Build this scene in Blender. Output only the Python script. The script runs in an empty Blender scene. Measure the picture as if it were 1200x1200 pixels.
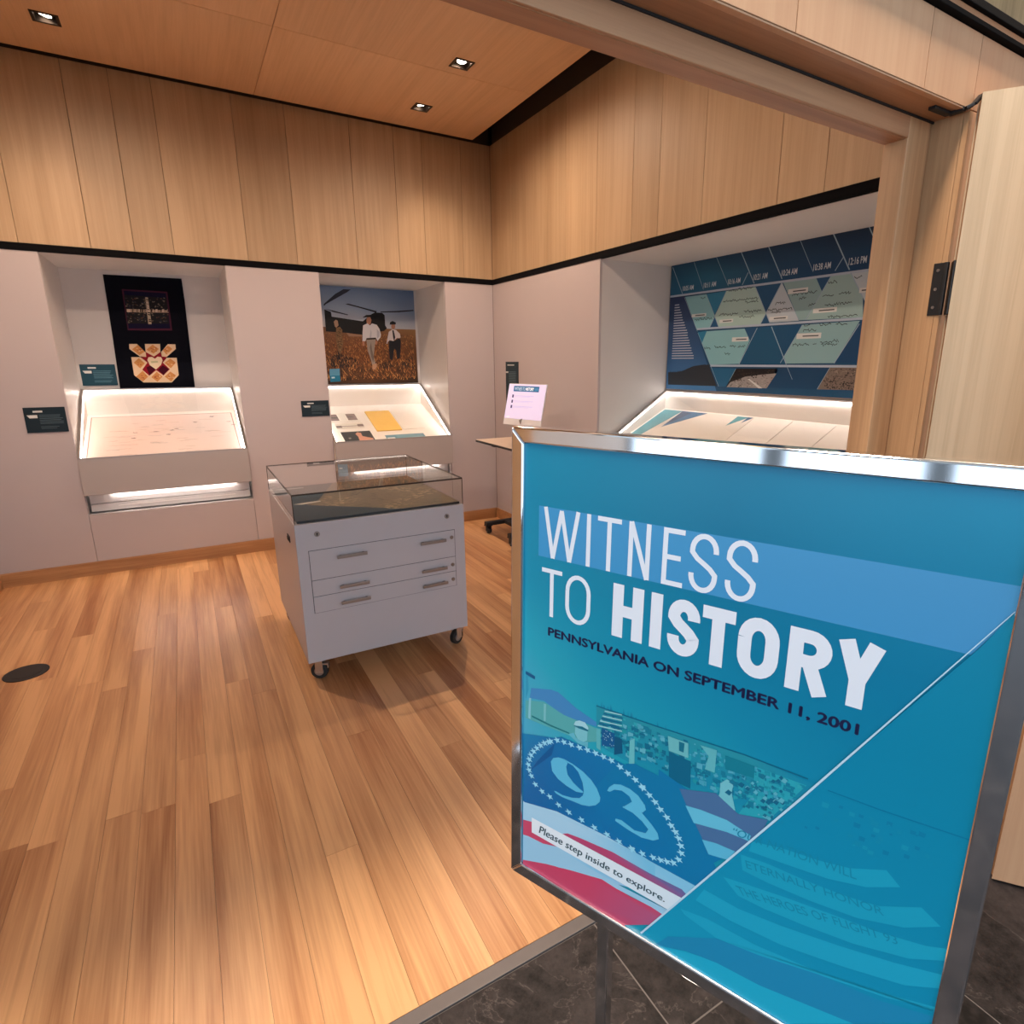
import bpy, bmesh, math, random
from mathutils import Vector, Matrix
random.seed(7)
sc = bpy.context.scene
COL = sc.collection

# ------------------------------------------------------------------ camera
H = 1.55
F, CX, CY = 694.2, 644.2, 600.0
YAW, PIT, ROL = math.radians(31.26), math.radians(-14.11), math.radians(0.05)
_f = Vector((math.sin(YAW)*math.cos(PIT), math.cos(YAW)*math.cos(PIT), math.sin(PIT)))
_r0 = Vector((math.cos(YAW), -math.sin(YAW), 0)); _u0 = _r0.cross(_f)
_r = _r0*math.cos(ROL) + _u0*math.sin(ROL)
_u = -_r0*math.sin(ROL) + _u0*math.cos(ROL)
CAM = Vector((0, 0, H))
cd = bpy.data.cameras.new('camera'); cam = bpy.data.objects.new('camera', cd); COL.objects.link(cam)
cd.sensor_fit = 'HORIZONTAL'; cd.sensor_width = 36.0; cd.lens = 36.0*F/1200.0
cd.shift_x = (600-CX)/1200.0; cd.shift_y = (CY-600)/1200.0
cd.clip_start = 0.02; cd.clip_end = 100
m = Matrix((_r, _u, -_f)).transposed().to_4x4(); m.translation = CAM
cam.matrix_world = m
sc.camera = cam

# ------------------------------------------------------------------ view, world, lights
sc.view_settings.view_transform = 'Standard'
sc.view_settings.look = 'None'
sc.view_settings.gamma = 1.0
sc.view_settings.use_curve_mapping = False
sc.view_settings.exposure = 0.0
sc.cycles.diffuse_bounces = 8
sc.cycles.max_bounces = 16
sc.cycles.transparent_max_bounces = 24
w = bpy.data.worlds.new('overcast_sky'); sc.world = w; w.use_nodes = True
bg = w.node_tree.nodes['Background']
bg.inputs[0].default_value = (0.70, 0.85, 1.0, 1)
bg.inputs[1].default_value = 2.3

WARM = (1.0, 0.74, 0.55)
DOWN_W = 122.0           # each gallery downlight
LED_S = 24.0             # case LED strips
def area(name, loc, rot, sx, sy, power, col, portal=False):
    l = bpy.data.lights.new(name, 'AREA'); l.shape = 'RECTANGLE'; l.size = sx; l.size_y = sy
    l.energy = power; l.color = col
    o = bpy.data.objects.new(name, l); COL.objects.link(o); o.location = loc; o.rotation_euler = rot
    if portal: l.cycles.is_portal = True
    return o
# daylight enters the lobby through its two glazed walls (portals only guide the sky light)
area('glazing_portal', (0.5, -5.0, 2.2), (math.radians(90), 0, 0), 10.6, 4.4, 1, (1, 1, 1), True)
area('glazing_portal', (-5.0, -1.95, 2.2), (math.radians(90), 0, math.radians(-90)), 6.0, 4.4, 1, (1, 1, 1), True)
# linear ceiling lamp of the lobby, close to the gallery front
area('lobby_linear_lamp', (1.0, 0.70, 4.48), (0, 0, 0), 7.0, 0.45, 330, (1.0, 0.80, 0.62))

# ------------------------------------------------------------------ pixel helpers
def ray(x, y): return _r*(x-CX) - _u*(y-CY) + _f*F
def PP(x, y, ax, val):
    d = ray(x, y); i = 'xyz'.index(ax); t = (val-CAM[i])/d[i]; return CAM + d*t
def Z(x0, y0, s): return lambda x, y: (x0+x/s, y0+y/s)

# ------------------------------------------------------------------ mesh helpers
def lin(c):
    return tuple(((v/255)/12.92 if v/255 <= 0.04045 else ((v/255+0.055)/1.055)**2.4) for v in c)
def box(x0, x1, y0, y1, z0, z1):
    v = [(x0,y0,z0),(x1,y0,z0),(x1,y1,z0),(x0,y1,z0),(x0,y0,z1),(x1,y0,z1),(x1,y1,z1),(x0,y1,z1)]
    f = [(0,3,2,1),(4,5,6,7),(0,1,5,4),(1,2,6,5),(2,3,7,6),(3,0,4,7)]
    return v, f
def obox(c, ax, ay, az, hx, hy, hz):
    """oriented box: centre, unit axes, half sizes"""
    c = Vector(c); ax, ay, az = Vector(ax), Vector(ay), Vector(az); v = []
    for k in (-1, 1):
        for (i, j) in ((-1,-1),(1,-1),(1,1),(-1,1)):
            v.append(tuple(c + ax*hx*i + ay*hy*j + az*hz*k))
    return v, box(0,1,0,1,0,1)[1]
def bar(p, q, w_, h_, up=(0,0,1)):
    p, q = Vector(p), Vector(q); a = (q-p).normalized(); u = Vector(up)
    s = a.cross(u).normalized(); u2 = s.cross(a)
    return obox((p+q)/2, a, s, u2, (q-p).length/2, w_/2, h_/2)
def prism(poly, d):
    """poly: 3D points, extruded by vector d"""
    n = len(poly); d = Vector(d); v = [tuple(Vector(p)) for p in poly] + [tuple(Vector(p)+d) for p in poly]
    f = [tuple(range(n))[::-1], tuple(range(n, 2*n))]
    f += [(i, (i+1) % n, n+(i+1) % n, n+i) for i in range(n)]
    return v, f
def cyl(p, q, r, n=20, r2=None):
    p, q = Vector(p), Vector(q); a = (q-p).normalized()
    t = Vector((0,0,1)) if abs(a.z) < .9 else Vector((1,0,0))
    e1 = a.cross(t).normalized(); e2 = a.cross(e1); r2 = r if r2 is None else r2
    v = [tuple(p+(e1*math.cos(2*math.pi*i/n)+e2*math.sin(2*math.pi*i/n))*r) for i in range(n)]
    v += [tuple(q+(e1*math.cos(2*math.pi*i/n)+e2*math.sin(2*math.pi*i/n))*r2) for i in range(n)]
    f = [tuple(range(n))[::-1], tuple(range(n, 2*n))] + [(i,(i+1)%n,n+(i+1)%n,n+i) for i in range(n)]
    return v, f
def join(*parts):
    v, f = [], []
    for pv, pf in parts:
        o = len(v); v += list(pv); f += [tuple(i+o for i in q) for q in pf]
    return v, f
def holes(x0, x1, y0, y1, hs):
    """rectangle minus rectangles -> list of rectangles"""
    xs = sorted({x0, x1, *[t for h in hs for t in h[:2] if x0 < t < x1]})
    ys = sorted({y0, y1, *[t for h in hs for t in h[2:] if y0 < t < y1]})
    out = []
    for a, b in zip(xs, xs[1:]):
        for c, d in zip(ys, ys[1:]):
            mx, my = (a+b)/2, (c+d)/2
            if not any(h[0] < mx < h[1] and h[2] < my < h[3] for h in hs): out.append((a, b, c, d))
    return out
def make(name, geo, mat, parent=None, bevel=0.0, smooth=False, seg=2, loc=None, clean=True):
    v, f = geo
    if loc is None:
        if parent is not None: loc = (0, 0, 0)
        else:
            xs = [p[0] for p in v]; ys = [p[1] for p in v]; zs = [p[2] for p in v]
            loc = ((min(xs)+max(xs))/2, (min(ys)+max(ys))/2, min(zs))
    base = Vector(loc)
    if parent is not None:
        base = Vector((0, 0, 0)); q = parent
        while q is not None: base += q.location; q = q.parent
    me = bpy.data.meshes.new(name)
    me.from_pydata([tuple(Vector(p)-base) for p in v], [], f)
    if clean:
        bm = bmesh.new(); bm.from_mesh(me)
        bmesh.ops.recalc_face_normals(bm, faces=bm.faces)
        bm.to_mesh(me); bm.free()
    me.materials.append(mat)
    if smooth:
        for p in me.polygons: p.use_smooth = True
    o = bpy.data.objects.new(name, me); COL.objects.link(o)
    if parent is not None: o.parent = parent
    else: o.location = base
    if bevel:
        b = o.modifiers.new('bevel', 'BEVEL'); b.width = bevel; b.segments = seg; b.limit_method = 'ANGLE'; b.angle_limit = math.radians(40)
    if smooth:
        me.set_sharp_from_angle(angle=math.radians(40))
    return o
def tag(o, label, cat, group=None):
    o['label'] = label; o['category'] = cat
    if group: o['group'] = group
    return o
def struct(o): o['kind'] = 'structure'; return o
def empty(name, loc, label=None, cat=None, group=None):
    o = bpy.data.objects.new(name, None); COL.objects.link(o); o.location = loc; o.empty_display_size = .05
    if label: tag(o, label, cat, group)
    return o

# ------------------------------------------------------------------ materials
def base_mat(name, col, rough=.5, metal=0.0, spec=.5, coat=0.0):
    mt = bpy.data.materials.new(name); mt.use_nodes = True
    b = mt.node_tree.nodes['Principled BSDF']
    b.inputs['Base Color'].default_value = (*col, 1); b.inputs['Roughness'].default_value = rough
    b.inputs['Metallic'].default_value = metal; b.inputs['Specular IOR Level'].default_value = spec
    b.inputs['Coat Weight'].default_value = coat
    return mt
def N(mt, kind, **kw):
    n = mt.node_tree.nodes.new(kind)
    for k, v in kw.items():
        if k in n.inputs: n.inputs[k].default_value = v
        else: setattr(n, k, v)
    return n
def speck(name, col, rough, amount=.06, scale=40, metal=0.0, bump=0.0, spec=.5):
    """plain surface with faint mottling"""
    mt = base_mat(name, col, rough, metal, spec); nt = mt.node_tree; L = nt.links.new; b = nt.nodes['Principled BSDF']
    tc = N(mt, 'ShaderNodeTexCoord'); no = N(mt, 'ShaderNodeTexNoise', Scale=scale, Detail=4.0)
    mix = N(mt, 'ShaderNodeMixRGB'); mix.inputs[1].default_value = (*[c*(1-amount) for c in col], 1); mix.inputs[2].default_value = (*[min(1, c*(1+amount)) for c in col], 1)
    L(tc.outputs['Object'], no.inputs['Vector']); L(no.outputs['Fac'], mix.inputs[0]); L(mix.outputs[0], b.inputs['Base Color'])
    if bump:
        bp = N(mt, 'ShaderNodeBump', Strength=bump, Distance=.002); L(no.outputs['Fac'], bp.inputs['Height']); L(bp.outputs[0], b.inputs['Normal'])
    return mt
def wood(name, dark, light, axis='z', rough=.4, across=55, along=1.6, var=.25, streak=.5, coat=0.0, bump=.05):
    mt = base_mat(name, light, rough, coat=coat); nt = mt.node_tree; L = nt.links.new; b = nt.nodes['Principled BSDF']
    tc = N(mt, 'ShaderNodeTexCoord'); oi = N(mt, 'ShaderNodeObjectInfo')
    add = N(mt, 'ShaderNodeVectorMath', operation='MULTIPLY_ADD')
    add.inputs[1].default_value = (1, 1, 1)
    rv = N(mt, 'ShaderNodeVectorMath', operation='SCALE'); rv.inputs[0].default_value = (13.1, 7.7, 29.3)
    L(oi.outputs['Random'], rv.inputs['Scale']); L(tc.outputs['Object'], add.inputs[0]); L(rv.outputs[0], add.inputs[2])
    def mapped(a, l):
        mp = N(mt, 'ShaderNodeMapping'); s = [a, a, a]; s['xyz'.index(axis)] = l; mp.inputs['Scale'].default_value = s
        L(add.outputs[0], mp.inputs['Vector']); return mp
    n1 = N(mt, 'ShaderNodeTexNoise', Scale=1.0, Detail=5.0, Roughness=.62, Distortion=.6); L(mapped(across, along).outputs[0], n1.inputs['Vector'])
    n2 = N(mt, 'ShaderNodeTexNoise', Scale=1.0, Detail=2.0, Distortion=1.0); L(mapped(across*.16, along*.55).outputs[0], n2.inputs['Vector'])
    n3 = N(mt, 'ShaderNodeTexNoise', Scale=1.0, Detail=2.0); L(mapped(across*6, along*7).outputs[0], n3.inputs['Vector'])
    m1 = N(mt, 'ShaderNodeMath', operation='MULTIPLY_ADD'); m1.inputs[1].default_value = streak
    m2 = N(mt, 'ShaderNodeMath', operation='MULTIPLY_ADD'); m2.inputs[1].default_value = 1-streak
    m3 = N(mt, 'ShaderNodeMath', operation='MULTIPLY_ADD'); m3.inputs[1].default_value = .16; m3.inputs[2].default_value = -.08
    L(n3.outputs['Fac'], m3.inputs[0])
    L(n1.outputs['Fac'], m1.inputs[0]); L(m3.outputs[0], m1.inputs[2]); L(n2.outputs['Fac'], m2.inputs[0]); L(m1.outputs[0], m2.inputs[2])
    rp = N(mt, 'ShaderNodeMapRange'); rp.inputs['From Min'].default_value = .34; rp.inputs['From Max'].default_value = .60
    L(m2.outputs[0], rp.inputs['Value'])
    mix = N(mt, 'ShaderNodeMixRGB'); mix.inputs[1].default_value = (*dark, 1); mix.inputs[2].default_value = (*light, 1); L(rp.outputs[0], mix.inputs[0])
    hv = N(mt, 'ShaderNodeHueSaturation'); vr = N(mt, 'ShaderNodeMapRange'); vr.inputs['To Min'].default_value = 1-var; vr.inputs['To Max'].default_value = 1+var*.5
    L(oi.outputs['Random'], vr.inputs['Value']); L(vr.outputs[0], hv.inputs['Value']); L(mix.outputs[0], hv.inputs['Color'])
    L(hv.outputs[0], b.inputs['Base Color'])
    bp = N(mt, 'ShaderNodeBump', Strength=bump, Distance=.001); L(n3.outputs['Fac'], bp.inputs['Height']); L(bp.outputs[0], b.inputs['Normal'])
    return mt
def emit(name, col, s):
    mt = bpy.data.materials.new(name); mt.use_nodes = True; nt = mt.node_tree; nt.nodes.remove(nt.nodes['Principled BSDF'])
    e = N(mt, 'ShaderNodeEmission', Color=(*col, 1), Strength=s); nt.links.new(e.outputs[0], nt.nodes['Material Output'].inputs[0]); return mt
def glass(name, tint=(.97, .98, .98), ior=1.5, gl=1.0):
    mt = bpy.data.materials.new(name); mt.use_nodes = True; nt = mt.node_tree; nt.nodes.remove(nt.nodes['Principled BSDF'])
    t = N(mt, 'ShaderNodeBsdfTransparent', Color=(*tint, 1)); g = N(mt, 'ShaderNodeBsdfGlossy', Roughness=.02, Color=(gl, gl, gl, 1))
    lw = N(mt, 'ShaderNodeLayerWeight', Blend=.5); pw_ = N(mt, 'ShaderNodeMath', operation='POWER'); pw_.inputs[1].default_value = 4.5
    fr = N(mt, 'ShaderNodeMath', operation='MULTIPLY_ADD'); f0 = ((ior-1)/(ior+1))**2; fr.inputs[1].default_value = 1-f0; fr.inputs[2].default_value = f0
    nt.links.new(lw.outputs['Facing'], pw_.inputs[0]); nt.links.new(pw_.outputs[0], fr.inputs[0]); mx = N(mt, 'ShaderNodeMixShader')
    ge = N(mt, 'ShaderNodeNewGeometry'); iv = N(mt, 'ShaderNodeMath', operation='SUBTRACT'); iv.inputs[0].default_value = 1; ml = N(mt, 'ShaderNodeMath', operation='MULTIPLY')
    nt.links.new(ge.outputs['Backfacing'], iv.inputs[1]); nt.links.new(iv.outputs[0], ml.inputs[0]); nt.links.new(fr.outputs[0], ml.inputs[1])
    nt.links.new(ml.outputs[0], mx.inputs[0]); nt.links.new(t.outputs[0], mx.inputs[1]); nt.links.new(g.outputs[0], mx.inputs[2]); nt.links.new(mx.outputs[0], nt.nodes['Material Output'].inputs[0])
    return mt
def print_mat(name, rough=.5, emission=0.0, spec=.3, coat=0.0, noise=0.0):
    mt = base_mat(name, (1, 1, 1), rough, spec=spec, coat=coat); nt = mt.node_tree; b = nt.nodes['Principled BSDF']
    a = N(mt, 'ShaderNodeVertexColor', layer_name='ink')
    src = a.outputs['Color']
    if noise:
        tc = N(mt, 'ShaderNodeTexCoord'); no = N(mt, 'ShaderNodeTexNoise', Scale=600.0, Detail=2.0); nt.links.new(tc.outputs['Object'], no.inputs['Vector'])
        mr = N(mt, 'ShaderNodeMapRange'); mr.inputs['To Min'].default_value = 1-noise; mr.inputs['To Max'].default_value = 1+noise; nt.links.new(no.outputs['Fac'], mr.inputs['Value'])
        hv = N(mt, 'ShaderNodeHueSaturation'); nt.links.new(mr.outputs[0], hv.inputs['Value']); nt.links.new(src, hv.inputs['Color']); src = hv.outputs[0]
    nt.links.new(src, b.inputs['Base Color'])
    if emission:
        nt.links.new(src, b.inputs['Emission Color']); b.inputs['Emission Strength'].default_value = emission
    return mt
def slate(name):
    mt = base_mat(name, (.03, .027, .027), .55, spec=.25); nt = mt.node_tree; L = nt.links.new; b = nt.nodes['Principled BSDF']
    tc = N(mt, 'ShaderNodeTexCoord'); oi = N(mt, 'ShaderNodeObjectInfo'); add = N(mt, 'ShaderNodeVectorMath', operation='MULTIPLY_ADD'); add.inputs[1].default_value = (1, 1, 1)
    rv = N(mt, 'ShaderNodeVectorMath', operation='SCALE'); rv.inputs[0].default_value = (31, 17, 5); L(oi.outputs['Random'], rv.inputs['Scale']); L(tc.outputs['Object'], add.inputs[0]); L(rv.outputs[0], add.inputs[2])
    n1 = N(mt, 'ShaderNodeTexNoise', Scale=3.5, Detail=8.0, Roughness=.6, Distortion=1.6); L(add.outputs[0], n1.inputs['Vector'])
    n2 = N(mt, 'ShaderNodeTexNoise', Scale=30.0, Detail=8.0, Roughness=.75); L(add.outputs[0], n2.inputs['Vector'])
    # thin pale veins where the first noise crosses the middle
    s = N(mt, 'ShaderNodeMath', operation='SUBTRACT'); s.inputs[1].default_value = .5; L(n1.outputs['Fac'], s.inputs[0])
    a = N(mt, 'ShaderNodeMath', operation='ABSOLUTE'); L(s.outputs[0], a.inputs[0])
    mr = N(mt, 'ShaderNodeMapRange'); mr.inputs['From Min'].default_value = 0; mr.inputs['From Max'].default_value = .008; mr.inputs['To Min'].default_value = 1; mr.inputs['To Max'].default_value = 0; L(a.outputs[0], mr.inputs['Value'])
    g = N(mt, 'ShaderNodeMath', operation='MULTIPLY'); L(mr.outputs[0], g.inputs[0]); L(n2.outputs['Fac'], g.inputs[1])
    c1 = N(mt, 'ShaderNodeMixRGB'); c1.inputs[1].default_value = (.006, .0055, .006, 1); c1.inputs[2].default_value = (.060, .050, .050, 1); cr_ = N(mt, 'ShaderNodeMapRange'); cr_.inputs['From Min'].default_value = .38; cr_.inputs['From Max'].default_value = .68; mm = N(mt, 'ShaderNodeMath', operation='MULTIPLY_ADD'); mm.inputs[1].default_value = .5; hf = N(mt, 'ShaderNodeMath', operation='MULTIPLY'); hf.inputs[1].default_value = .5; L(n1.outputs['Fac'], hf.inputs[0]); L(n2.outputs['Fac'], mm.inputs[0]); L(hf.outputs[0], mm.inputs[2]); L(mm.outputs[0], cr_.inputs['Value']); L(cr_.outputs[0], c1.inputs[0])
    c2 = N(mt, 'ShaderNodeMixRGB'); c2.inputs[2].default_value = (.13, .11, .105, 1); L(g.outputs[0], c2.inputs[0]); L(c1.outputs[0], c2.inputs[1]); L(c2.outputs[0], b.inputs['Base Color'])
    bp = N(mt, 'ShaderNodeBump', Strength=.35, Distance=.004); L(n2.outputs['Fac'], bp.inputs['Height']); L(bp.outputs[0], b.inputs['Normal'])
    return mt

M = {}
M['plank'] = wood('maple_floor', (.30, .115, .038), (.70, .395, .185), 'y', .34, 22, .55, .10, .36)
M['veneer'] = wood('maple_veneer', (.35, .232, .13), (.44, .308, .185), 'z', .5, 46, .9, .10, .55)
M['ceil_wood'] = wood('ceiling_veneer', (.64, .41, .23), (.74, .49, .29), 'y', .5, 60, 1.2, .06, .5)
M['frame_v'] = wood('frame_oak_upright', (.42, .235, .115), (.56, .34, .18), 'z', .45, 60, 1.4, .14, .5)
M['frame_h'] = wood('frame_oak_level', (.40, .195, .10), (.53, .28, .145), 'x', .45, 60, 1.4, .14, .5)
M['fascia'] = wood('fascia_veneer', (.56, .31, .175), (.62, .365, .21), 'z', .5, 50, 1.2, .06, .5)
M['door'] = wood('door_veneer', (.47, .365, .24), (.61, .49, .34), 'z', .5, 40, .7, .05, .6)
M['door_edge'] = wood('door_edge_wood', (.36, .19, .09), (.44, .25, .13), 'z', .5, 60, 1.4, .05, .5)
M['smoked'] = wood('smoked_wood_screen', (.13, .10, .05), (.20, .155, .085), 'z', .25, 40, .8, .1, .5)
M['base_wood'] = wood('baseboard_maple', (.30, .135, .05), (.46, .24, .105), 'x', .42, 60, 1.6, .1, .5)
M['seam'] = speck('dark_seam_board', (.055, .035, .02), .8)  # dark brown backing that shows through the joints
M['wall'] = speck('wall_laminate', (.445, .395, .40), .42, .02, 6)
M['recess'] = speck('recess_laminate', (.60, .575, .56), .38, .02, 6)
M['case'] = speck('case_laminate', (.37, .335, .325), .42, .02, 6)
M['liner'] = speck('case_liner_white', (.84, .80, .76), .6, .02, 8)
M['black'] = speck('black_metal', (.008, .008, .009), .5)
M['bandblack'] = speck('matt_black_band', (.004, .004, .005), .9, spec=.08)
M['blackvoid'] = speck('black_plenum', (.004, .004, .004), .9)
M['plaster'] = speck('plaster_white', (.70, .68, .65), .8, .03, 5)
M['bronze'] = speck('dark_bronze', (.05, .035, .028), .4, metal=.8)
M['pull'] = speck('satin_pull', (.30, .25, .22), .35, .06, 90, metal=1.0)
M['steel'] = speck('brushed_steel', (.52, .50, .49), .32, .06, 90, metal=1.0)
M['chrome'] = base_mat('polished_chrome', (.82, .84, .88), .07, 1.0)
M['alu'] = speck('aluminium_rim', (.34, .31, .30), .35, .04, 60, metal=.6)
M['cabinet'] = speck('cabinet_powder_coat', (.48, .445, .455), .36, .02, 12)
M['gap'] = base_mat('dark_gap', (.012, .010, .010), .8)
M['rubber'] = speck('black_rubber', (.012, .012, .012), .6)
M['stone'] = slate('slate_tile')
M['grout'] = speck('tile_grout', (.17, .155, .15), .9)
M['thresh'] = speck('threshold_metal', (.14, .13, .13), .42, metal=.3)
M['glass'] = glass('clear_glass')
M['acrylic'] = glass('case_glass', (.985, .985, .98), 1.45, .8)
M['led'] = emit('led_white', (1.0, .88, .81), LED_S)
M['vent_led'] = emit('vent_led_white', (1.0, .88, .81), LED_S*1.8)
M['lens'] = emit('lamp_lens', (1.0, .85, .66), 14.0)
M['print'] = print_mat('ink_on_board', .45)
M['gloss_print'] = print_mat('ink_on_gloss_poster', .30, spec=.4)
M['fabric_print'] = print_mat('dyed_fabric', .9, spec=.1, noise=.25)
M['photo_print'] = print_mat('photo_ink', .4, noise=.18)
M['screen'] = print_mat('screen_light', .3, emission=.55)
M['white_plastic'] = base_mat('white_plastic', (.72, .72, .74), .4)
M['table'] = speck('table_laminate', (.58, .47, .38), .45, .03, 20)

# ------------------------------------------------------------------ prints (flat graphics on real boards)
_tc = {}
def text_geo(s, bold=0.0, shear=0.0):
    k = (s, bold, shear)
    if k in _tc: return _tc[k]
    cu = bpy.data.curves.new('t', 'FONT'); cu.body = s; cu.size = 1.0; cu.offset = bold; cu.shear = shear; cu.resolution_u = 3; cu.fill_mode = 'FRONT'
    o = bpy.data.objects.new('t', cu); COL.objects.link(o)
    dg = bpy.context.evaluated_depsgraph_get(); dg.update()
    ev = o.evaluated_get(dg); me = ev.to_mesh()
    vs = [(v.co.x, v.co.y) for v in me.vertices]; fs = [tuple(p.vertices) for p in me.polygons]
    ev.to_mesh_clear(); bpy.data.objects.remove(o); bpy.data.curves.remove(cu)
    x0 = min(v[0] for v in vs); x1 = max(v[0] for v in vs); y0 = min(v[1] for v in vs); y1 = max(v[1] for v in vs)
    vs = [((x-x0)/(x1-x0), (y-y0)/(y1-y0)) for x, y in vs]
    _tc[k] = (vs, fs); return _tc[k]
class Plane:
    """a board: T top-left corner, U to the right, V downwards (unit vectors), n towards the viewer"""
    def __init__(s, T, U, V): s.T, s.U, s.V = Vector(T), Vector(U).normalized(), Vector(V).normalized(); s.n = -s.U.cross(s.V)
    def px(s, x, y):
        d = ray(x, y); t = (s.T-CAM).dot(s.n)/d.dot(s.n); p = CAM+d*t-s.T; return (p.dot(s.U), p.dot(s.V))
    def at(s, u, v, h=0.0): return s.T + s.U*u + s.V*v + s.n*h
class Print:
    STEP = 0.00012
    tone = staticmethod(lambda c: c)
    def __init__(s, pl, h0=0.0): s.pl, s.h0, s.v, s.f, s.c = pl, h0, [], [], []
    def poly(s, pts, col, layer=0, px=None):
        """pts in board metres, or in pixels of a zoom given as px"""
        if px: pts = [s.pl.px(*px(*p)) for p in pts]
        h = s.h0 + s.STEP*(layer+.085*(len(s.f) % 11)); o = len(s.v)
        s.v += [tuple(s.pl.at(u, v, h)) for u, v in pts]; s.f.append(tuple(range(o, o+len(pts))))
        cs = col if isinstance(col[0], (tuple, list)) else [col]*len(pts)
        s.c.append([lin(s.tone(q)) for q in cs])
    def rect(s, u0, v0, u1, v1, col, layer=0): s.poly([(u0,v0),(u1,v0),(u1,v1),(u0,v1)], col, layer)
    def grad(s, us, vs, cols, layer=0):
        for j in range(len(vs)-1):
            for i in range(len(us)-1):
                s.poly([(us[i],vs[j]),(us[i+1],vs[j]),(us[i+1],vs[j+1]),(us[i],vs[j+1])], [cols[j][i], cols[j][i+1], cols[j+1][i+1], cols[j+1][i]], layer)
    def line(s, pts, wd, col, layer=1, px=None, w1=None, closed=False):
        if px: pts = [s.pl.px(*px(*p)) for p in pts]
        n = len(pts); L_, R_ = [], []
        for i, p in enumerate(pts):
            a = pts[i-1] if (i or closed) else p; b = pts[(i+1) % n] if (i < n-1 or closed) else p
            d1 = Vector((p[0]-a[0], p[1]-a[1])); d2 = Vector((b[0]-p[0], b[1]-p[1]))
            if d1.length < 1e-9: d1 = d2
            if d2.length < 1e-9: d2 = d1
            if d1.length < 1e-9: continue
            d1.normalize(); d2.normalize(); t = d1+d2
            t = d1 if t.length < 1e-6 else t.normalized()
            k = min(1.6, 1/max(.3, t.dot(d1))); ww = wd if w1 is None else wd+(w1-wd)*i/max(1, n-1)
            nx, ny = -t.y*ww/2*k, t.x*ww/2*k
            L_.append((p[0]+nx, p[1]+ny)); R_.append((p[0]-nx, p[1]-ny))
        m_ = len(L_)
        for i in range(m_ if closed else m_-1):
            j = (i+1) % m_
            s.poly([L_[i], L_[j], R_[j], R_[i]], col, layer)
    def text(s, st, quad, col, layer=2, bold=0.0, shear=0.0, px=None):
        """quad: bl, br, tr, tl"""
        if px: quad = [s.pl.px(*px(*p)) for p in quad]
        vs, fs = text_geo(st, bold, shear); o = len(s.v); h = s.h0+s.STEP*layer
        bl, br, tr, tl = [Vector(q) for q in quad]
        for x, y in vs:
            p = (bl*(1-x)+br*x)*(1-y) + (tl*(1-x)+tr*x)*y; s.v.append(tuple(s.pl.at(p.x, p.y, h)))
        for q in fs: s.f.append(tuple(i+o for i in q)); s.c.append([lin(s.tone(col))]*len(q))
    def textbox(s, st, u0, v0, u1, v1, col, layer=2, bold=0.0, shear=0.0): s.text(st, [(u0,v1),(u1,v1),(u1,v0),(u0,v0)], col, layer, bold, shear)
    def scribble(s, u0, v, u1, amp, col, layer=3, wd=.0015, n=None):
        n = n or max(4, int((u1-u0)/amp*2)); pts = []
        for i in range(n+1):
            pts.append((u0+(u1-u0)*i/n+random.uniform(-.3, .3)*amp, v+random.uniform(-1, 1)*amp*(.5 if i % 3 else 1)))
        s.line(pts, wd, col, layer)
    def build(s, name, mat, parent):
        o = make(name, (s.v, s.f), mat, parent, clean=False)
        at = o.data.color_attributes.new('ink', 'FLOAT_COLOR', 'CORNER'); k = 0
        flat = []
        for q in s.c:
            for c in q: flat += [c[0], c[1], c[2], 1.0]
        at.data.foreach_set('color', flat)
        return o
def board(name, pl, W, Hh, th, mat, parent=None, bevel=0.0):
    c = pl.at(W/2, Hh/2, -th/2)
    return make(name, obox(c, pl.U, pl.V, pl.n, W/2, Hh/2, th/2), mat, parent, bevel)

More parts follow.
